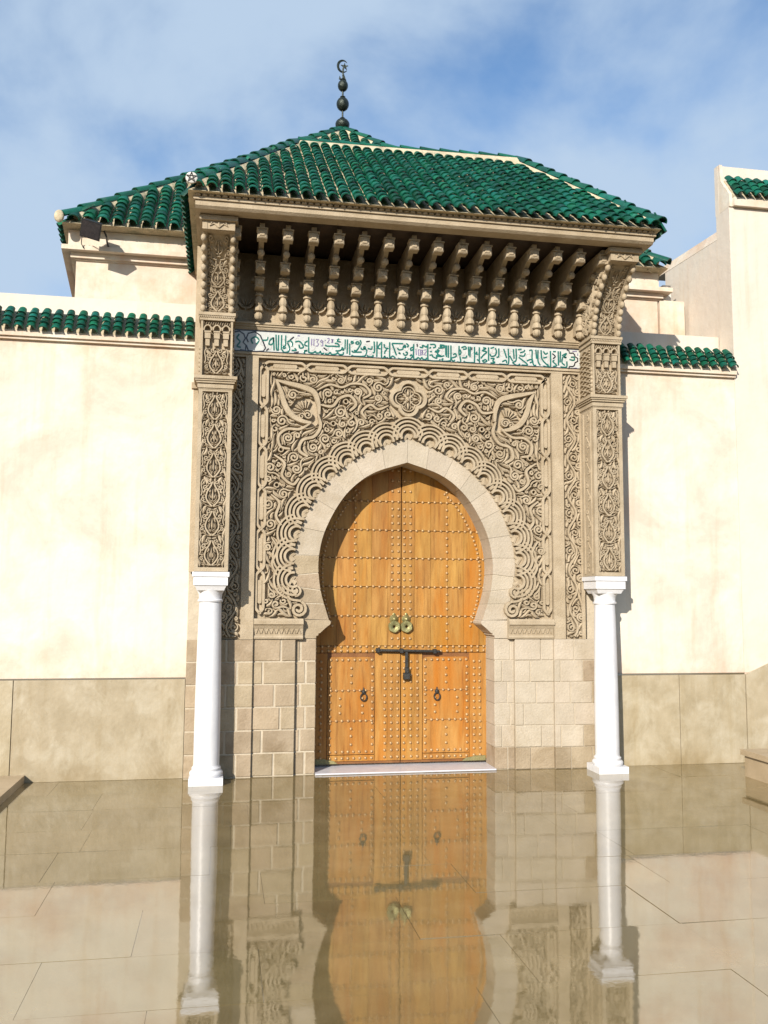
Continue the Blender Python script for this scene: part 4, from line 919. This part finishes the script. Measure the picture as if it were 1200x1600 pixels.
for (E0, E1, A_) in ((KL, CL, RL), (CR, KR, RR)):
    e = (E1-E0).normalized(); q = A_-E0; sl_ = (q - e*q.dot(e)); hl = sl_.length; sl_.normalize(); nn = e.cross(sl_).normalized(); LL = (E1-E0).length; ua = q.dot(e)
    for i in range(int(LL/0.1145)):
        u = 0.1145*(i+0.5)
        for j in range(int(hl/0.148)):
            t = j*0.148/hl
            if ua*t+0.02 < u < LL-(LL-ua)*t-0.05: tile_mb(0.0535, 0.046, 0.205, mb=sd_, M=frame_matrix(E0 + e*u + sl_*(j*0.148-0.03) + nn*0.012, e, sl_, nn))
sd_.build('side_roof_tiles', 'tile', croof, 60, kind='stuff')
for a, b in ((CL, RL), (CR, RR)):
    d = (b-a).normalized(); mortar_run(a + d*0.18, b, 0.25, 0.045, croof); ridge_run(a + Vector((0, 0, 0.055)), b + Vector((0, 0, 0.06)), 0.062, croof, 0.24)
mortar_run(RL, RR, 0.28, 0.05, croof); ridge_run(RL + Vector((0, 0, 0.05)), RR + Vector((0, 0, 0.05)), 0.066, croof, 0.23)
# white plaque with a star at the left corner
pc = CL + Vector((0.03, -0.045, 0.075))
pl = MB().lathe([(0.044, 0), (0.050, 0.012), (0.048, 0.026), (0.04, 0.030)], n=20); plo = inst(pl.mesh('star_plaque', 'plaster_white', 40), 'star_plaque', croof, T(pc) @ Matrix.Rotation(math.radians(90), 4, 'X'))
sm = MB(); pts = [(0.044*math.cos(math.pi/2+k*4*math.pi/5), 0.044*math.sin(math.pi/2+k*4*math.pi/5)) for k in range(5)]
for k in range(5):
    a, b = pts[k], pts[(k+1) % 5]; sm.tube([(a[0], a[1], 0.031), (b[0], b[1], 0.031)], 0.0045, 5)
sm.build('star_mark', 'iron', plo)

# ------------------------------------------------------------------ the door
DY = 0.33; rng = random.Random(31)
TH = MB(); TH.box(-0.868, 0.868, -0.02, 0.42, 0.001, 0.016, 0.005); TH.build('threshold', 'threshold_marble', gate)
TIERS = [1.098, 1.165, 1.457, 1.746, 2.03, 2.309, 2.597, 3.02]
def dome(mb, x, z, y=None, r=0.0155, d=0.014):
    y = DY if y is None else y; vs = []; n = 8
    for rr, dd_ in ((r, 0), (r*0.75, d*0.7)):
        for k in range(n): a = 2*math.pi*k/n; vs.append((x+rr*math.cos(a), y-dd_, z+rr*math.sin(a)))
    vs.append((x, y-d, z)); fs = []
    for k in range(n): fs += [(k, n+k, n+(k+1) % n, (k+1) % n), (n+k, 2*n, n+(k+1) % n)]
    mb.add(vs, fs)
for sx in (-1, 1):
    bk = MB(); x0, x1 = sorted((sx*0.004, sx*0.98)); bk.box(x0, x1, DY+0.012, DY+0.06, 0.036, 3.04)
    leaf = bk.build('door_leaf', 'wood_dark', gate, label='left studded door leaf' if sx < 0 else 'right studded door leaf')
    cuts = [0.005, 0.135, 0.30, 0.475, 0.64, 0.80, 0.98]
    for a, b in zip(TIERS[:-1], TIERS[1:]):
        for i, (u, v) in enumerate(zip(cuts[:-1], cuts[1:])):
            x0, x1 = sorted((sx*(u+0.0008), sx*(v-0.0008))); MB().box(x0, x1, DY + rng.uniform(-0.001, 0.001), DY+0.012, a+0.0035, b-0.0035, 0.0012).build('plank', 'wood', leaf)
    lw = (0.263, 0.722) if sx < 0 else (0.222, 0.692)
    for u, v in ((0.005, 0.135), (0.1366, lw[0]-0.006), (lw[1]+0.006, 0.98)):
        x0, x1 = sorted((sx*u, sx*v)); MB().box(x0, x1, DY, DY+0.012, 0.06, TIERS[0]-0.003, 0.0012).build('plank', 'wood', leaf)
    x0, x1 = sorted((sx*lw[0], sx*lw[1])); MB().box(x0, x1, DY-0.001, DY+0.012, 0.062, 0.118, 0.0012).build('plank', 'wood', leaf)
    # wicket door set in the leaf
    r = 0.045; z0, z1 = 0.126, 1.058; w_ = [(x0, z0), (x1, z0), (x1, z1-r)] + [(x1-r+r*math.cos(a), z1-r+r*math.sin(a)) for a in np.linspace(0, math.pi/2, 6)[1:]] + [(x0+r-r*math.sin(a), z1-r+r*math.cos(a)) for a in np.linspace(0, math.pi/2, 6)] + [(x0, z1-r)]
    wk = MB().prism_y(w_[:-1], DY-0.004, DY+0.012).build('wicket_door', 'wood', leaf)
    st = MB(); zrow = [TIERS[0]+0.022, 1.165]
    # horizontal rows
    for z in TIERS[2:-1] + [1.1165, 1.158]:
        n = 15
        for k in range(n): dome(st, sx*(0.030+k*0.0628), z + rng.gauss(0, 0.0015))
    # vertical columns of the upper leaf
    for a, b in zip(TIERS[1:-1], TIERS[2:]):
        m = 3; 
        for q in range(1, m+1):
            z = a + (b-a)*q/(m+1)
            for xq in (0.030, 0.092, 0.468): dome(st, sx*xq, z)
    # studs following the arch
    IA = resample(INN*[1, 1], 46)
    for x_, z_ in IA:
        f_ = 0.985 if sx > 0 else 1.0
        xq = x_*0.955 - 0.02
        if xq > 0.12 and z_ < 2.75: dome(st, sx*xq + 0.010, z_ - 0.06)
    # lower leaf
    for k in range(16):
        z = 0.095 + k*0.0655
        if z > 1.07: break
        for xq in ((0.032, 0.096, 0.160) if sx < 0 else (0.032, 0.100, 0.168)) + ((0.79, 0.85) if sx < 0 else (0.745, 0.805)): dome(st, sx*xq + rng.gauss(0, 0.002), z)
    # wicket studs
    wm = 0.5*(x0+x1); ww = x1-x0; yk = DY-0.004
    for k in range(8):
        x_ = x0+0.026+k*(ww-0.052)/7
        for z in (0.152, 0.445, 0.735, 1.030): dome(st, x_ + rng.gauss(0, 0.002), z, yk)
        dome(st, x_, 0.090, DY-0.001)
    for z in np.linspace(0.152, 1.030, 14)[1:-1]:
        for x_ in (x0+0.022, x1-0.022): dome(st, x_, z, yk)
    for q in (0.26, 0.74):
        for z in (0.52, 0.59, 0.66): dome(st, x0+ww*q, z, yk)
    for z in (0.22, 0.30, 0.37, 0.81, 0.88, 0.95): dome(st, wm, z, yk)
    st.build('door_studs', 'stud', leaf, 50, kind='stuff')
    sg = MB()
    for z in (0.4445, 0.7345): sg.box(x0+0.004, x1-0.004, DY-0.0055, DY, z-0.003, z+0.003)
    sg.build('board_seam', 'wood_dark', leaf)
    # knocker
    kx = -0.074 if sx < 0 else 0.050
    kn = MB(); kn.lathe([(0.044, 0), (0.044, 0.010), (0.034, 0.020), (0.020, 0.040), (0.004, 0.052)], n=16)
    kn.lathe([(0.012, 0.018), (0.014, 0.03), (0.004, 0.036)], (0, 0.048, -0.02), 10)
    ko = inst(kn.mesh('door_knocker', 'brass', 40), 'door_knocker', leaf, T((kx, DY, 1.428)) @ Matrix.Rotation(math.radians(90), 4, 'X'))
    rg = MB()
    vs = []; fs = []; n = 24
    for rr, yy in ((0.060, 0.006), (0.054, -0.010), (0.022, -0.010), (0.014, -0.004), (0.014, 0.006)):
        for k in range(n):
            a = 2*math.pi*k/n; q = rr*(1 + (0.06 if (k//2) % 2 and rr > 0.03 else 0)); vs.append((q*math.cos(a), yy, q*math.sin(a)))
    for i in range(4):
        for k in range(n): fs.append((i*n+k, i*n+(k+1) % n, (i+1)*n+(k+1) % n, (i+1)*n+k))
    rg.add(vs, fs)
    inst(rg.mesh('knocker_disc', 'brass', 40), 'knocker_disc', leaf, T((kx, DY-0.030, 1.355)))
    # wicket ring handle
    hx = -0.372 if sx < 0 else 0.362
    hm = MB().tube([(hx+0.030*math.cos(a), DY-0.020, 0.672+0.036*math.sin(a)) for a in np.linspace(0, 2*math.pi, 17)], 0.0065, 6); hm.ball((hx, DY-0.012, 0.722), 0.022, n=10, m=6); hm.tube([(hx, DY-0.01, 0.73), (hx, DY-0.015, 0.765)], [0.012, 0.003], 6)
    hm.build('ring_handle', 'iron', leaf, 40)
    # verdigris corner plate
    cpx = [(0.86, 0.040), (0.62, 0.040), (0.66, 0.070), (0.72, 0.078), (0.75, 0.088), (0.86, 0.088)]
    MB().prism_y([(sx*a, b) for a, b in cpx], DY-0.008, DY+0.002).build('corner_plate', 'verdigris', leaf)
bl = MB().tube([(-0.262, DY-0.040, 1.125), (-0.24, DY-0.040, 1.125), (0.37, DY-0.040, 1.112), (0.392, DY-0.040, 1.112)], [0.010, 0.0135, 0.0135, 0.008], 8)
bolt = bl.build('door_bolt', 'iron', gate, 40)
for x, z in ((-0.235, 1.124), (0.0, 1.119), (0.335, 1.113)): MB().box(x-0.016, x+0.016, DY-0.060, DY+0.002, z-0.022, z+0.022, 0.004).build('bolt_bracket', 'iron', bolt)
hp = MB(); hp.box(0.036, 0.064, DY-0.045, DY-0.030, 0.90, 1.108, 0.003); hp.box(0.020, 0.084, DY-0.058, DY-0.006, 0.840, 0.905, 0.006); hp.box(0.030, 0.070, DY-0.062, DY-0.05, 0.905, 0.955, 0.004); hp.build('hasp', 'iron', bolt)
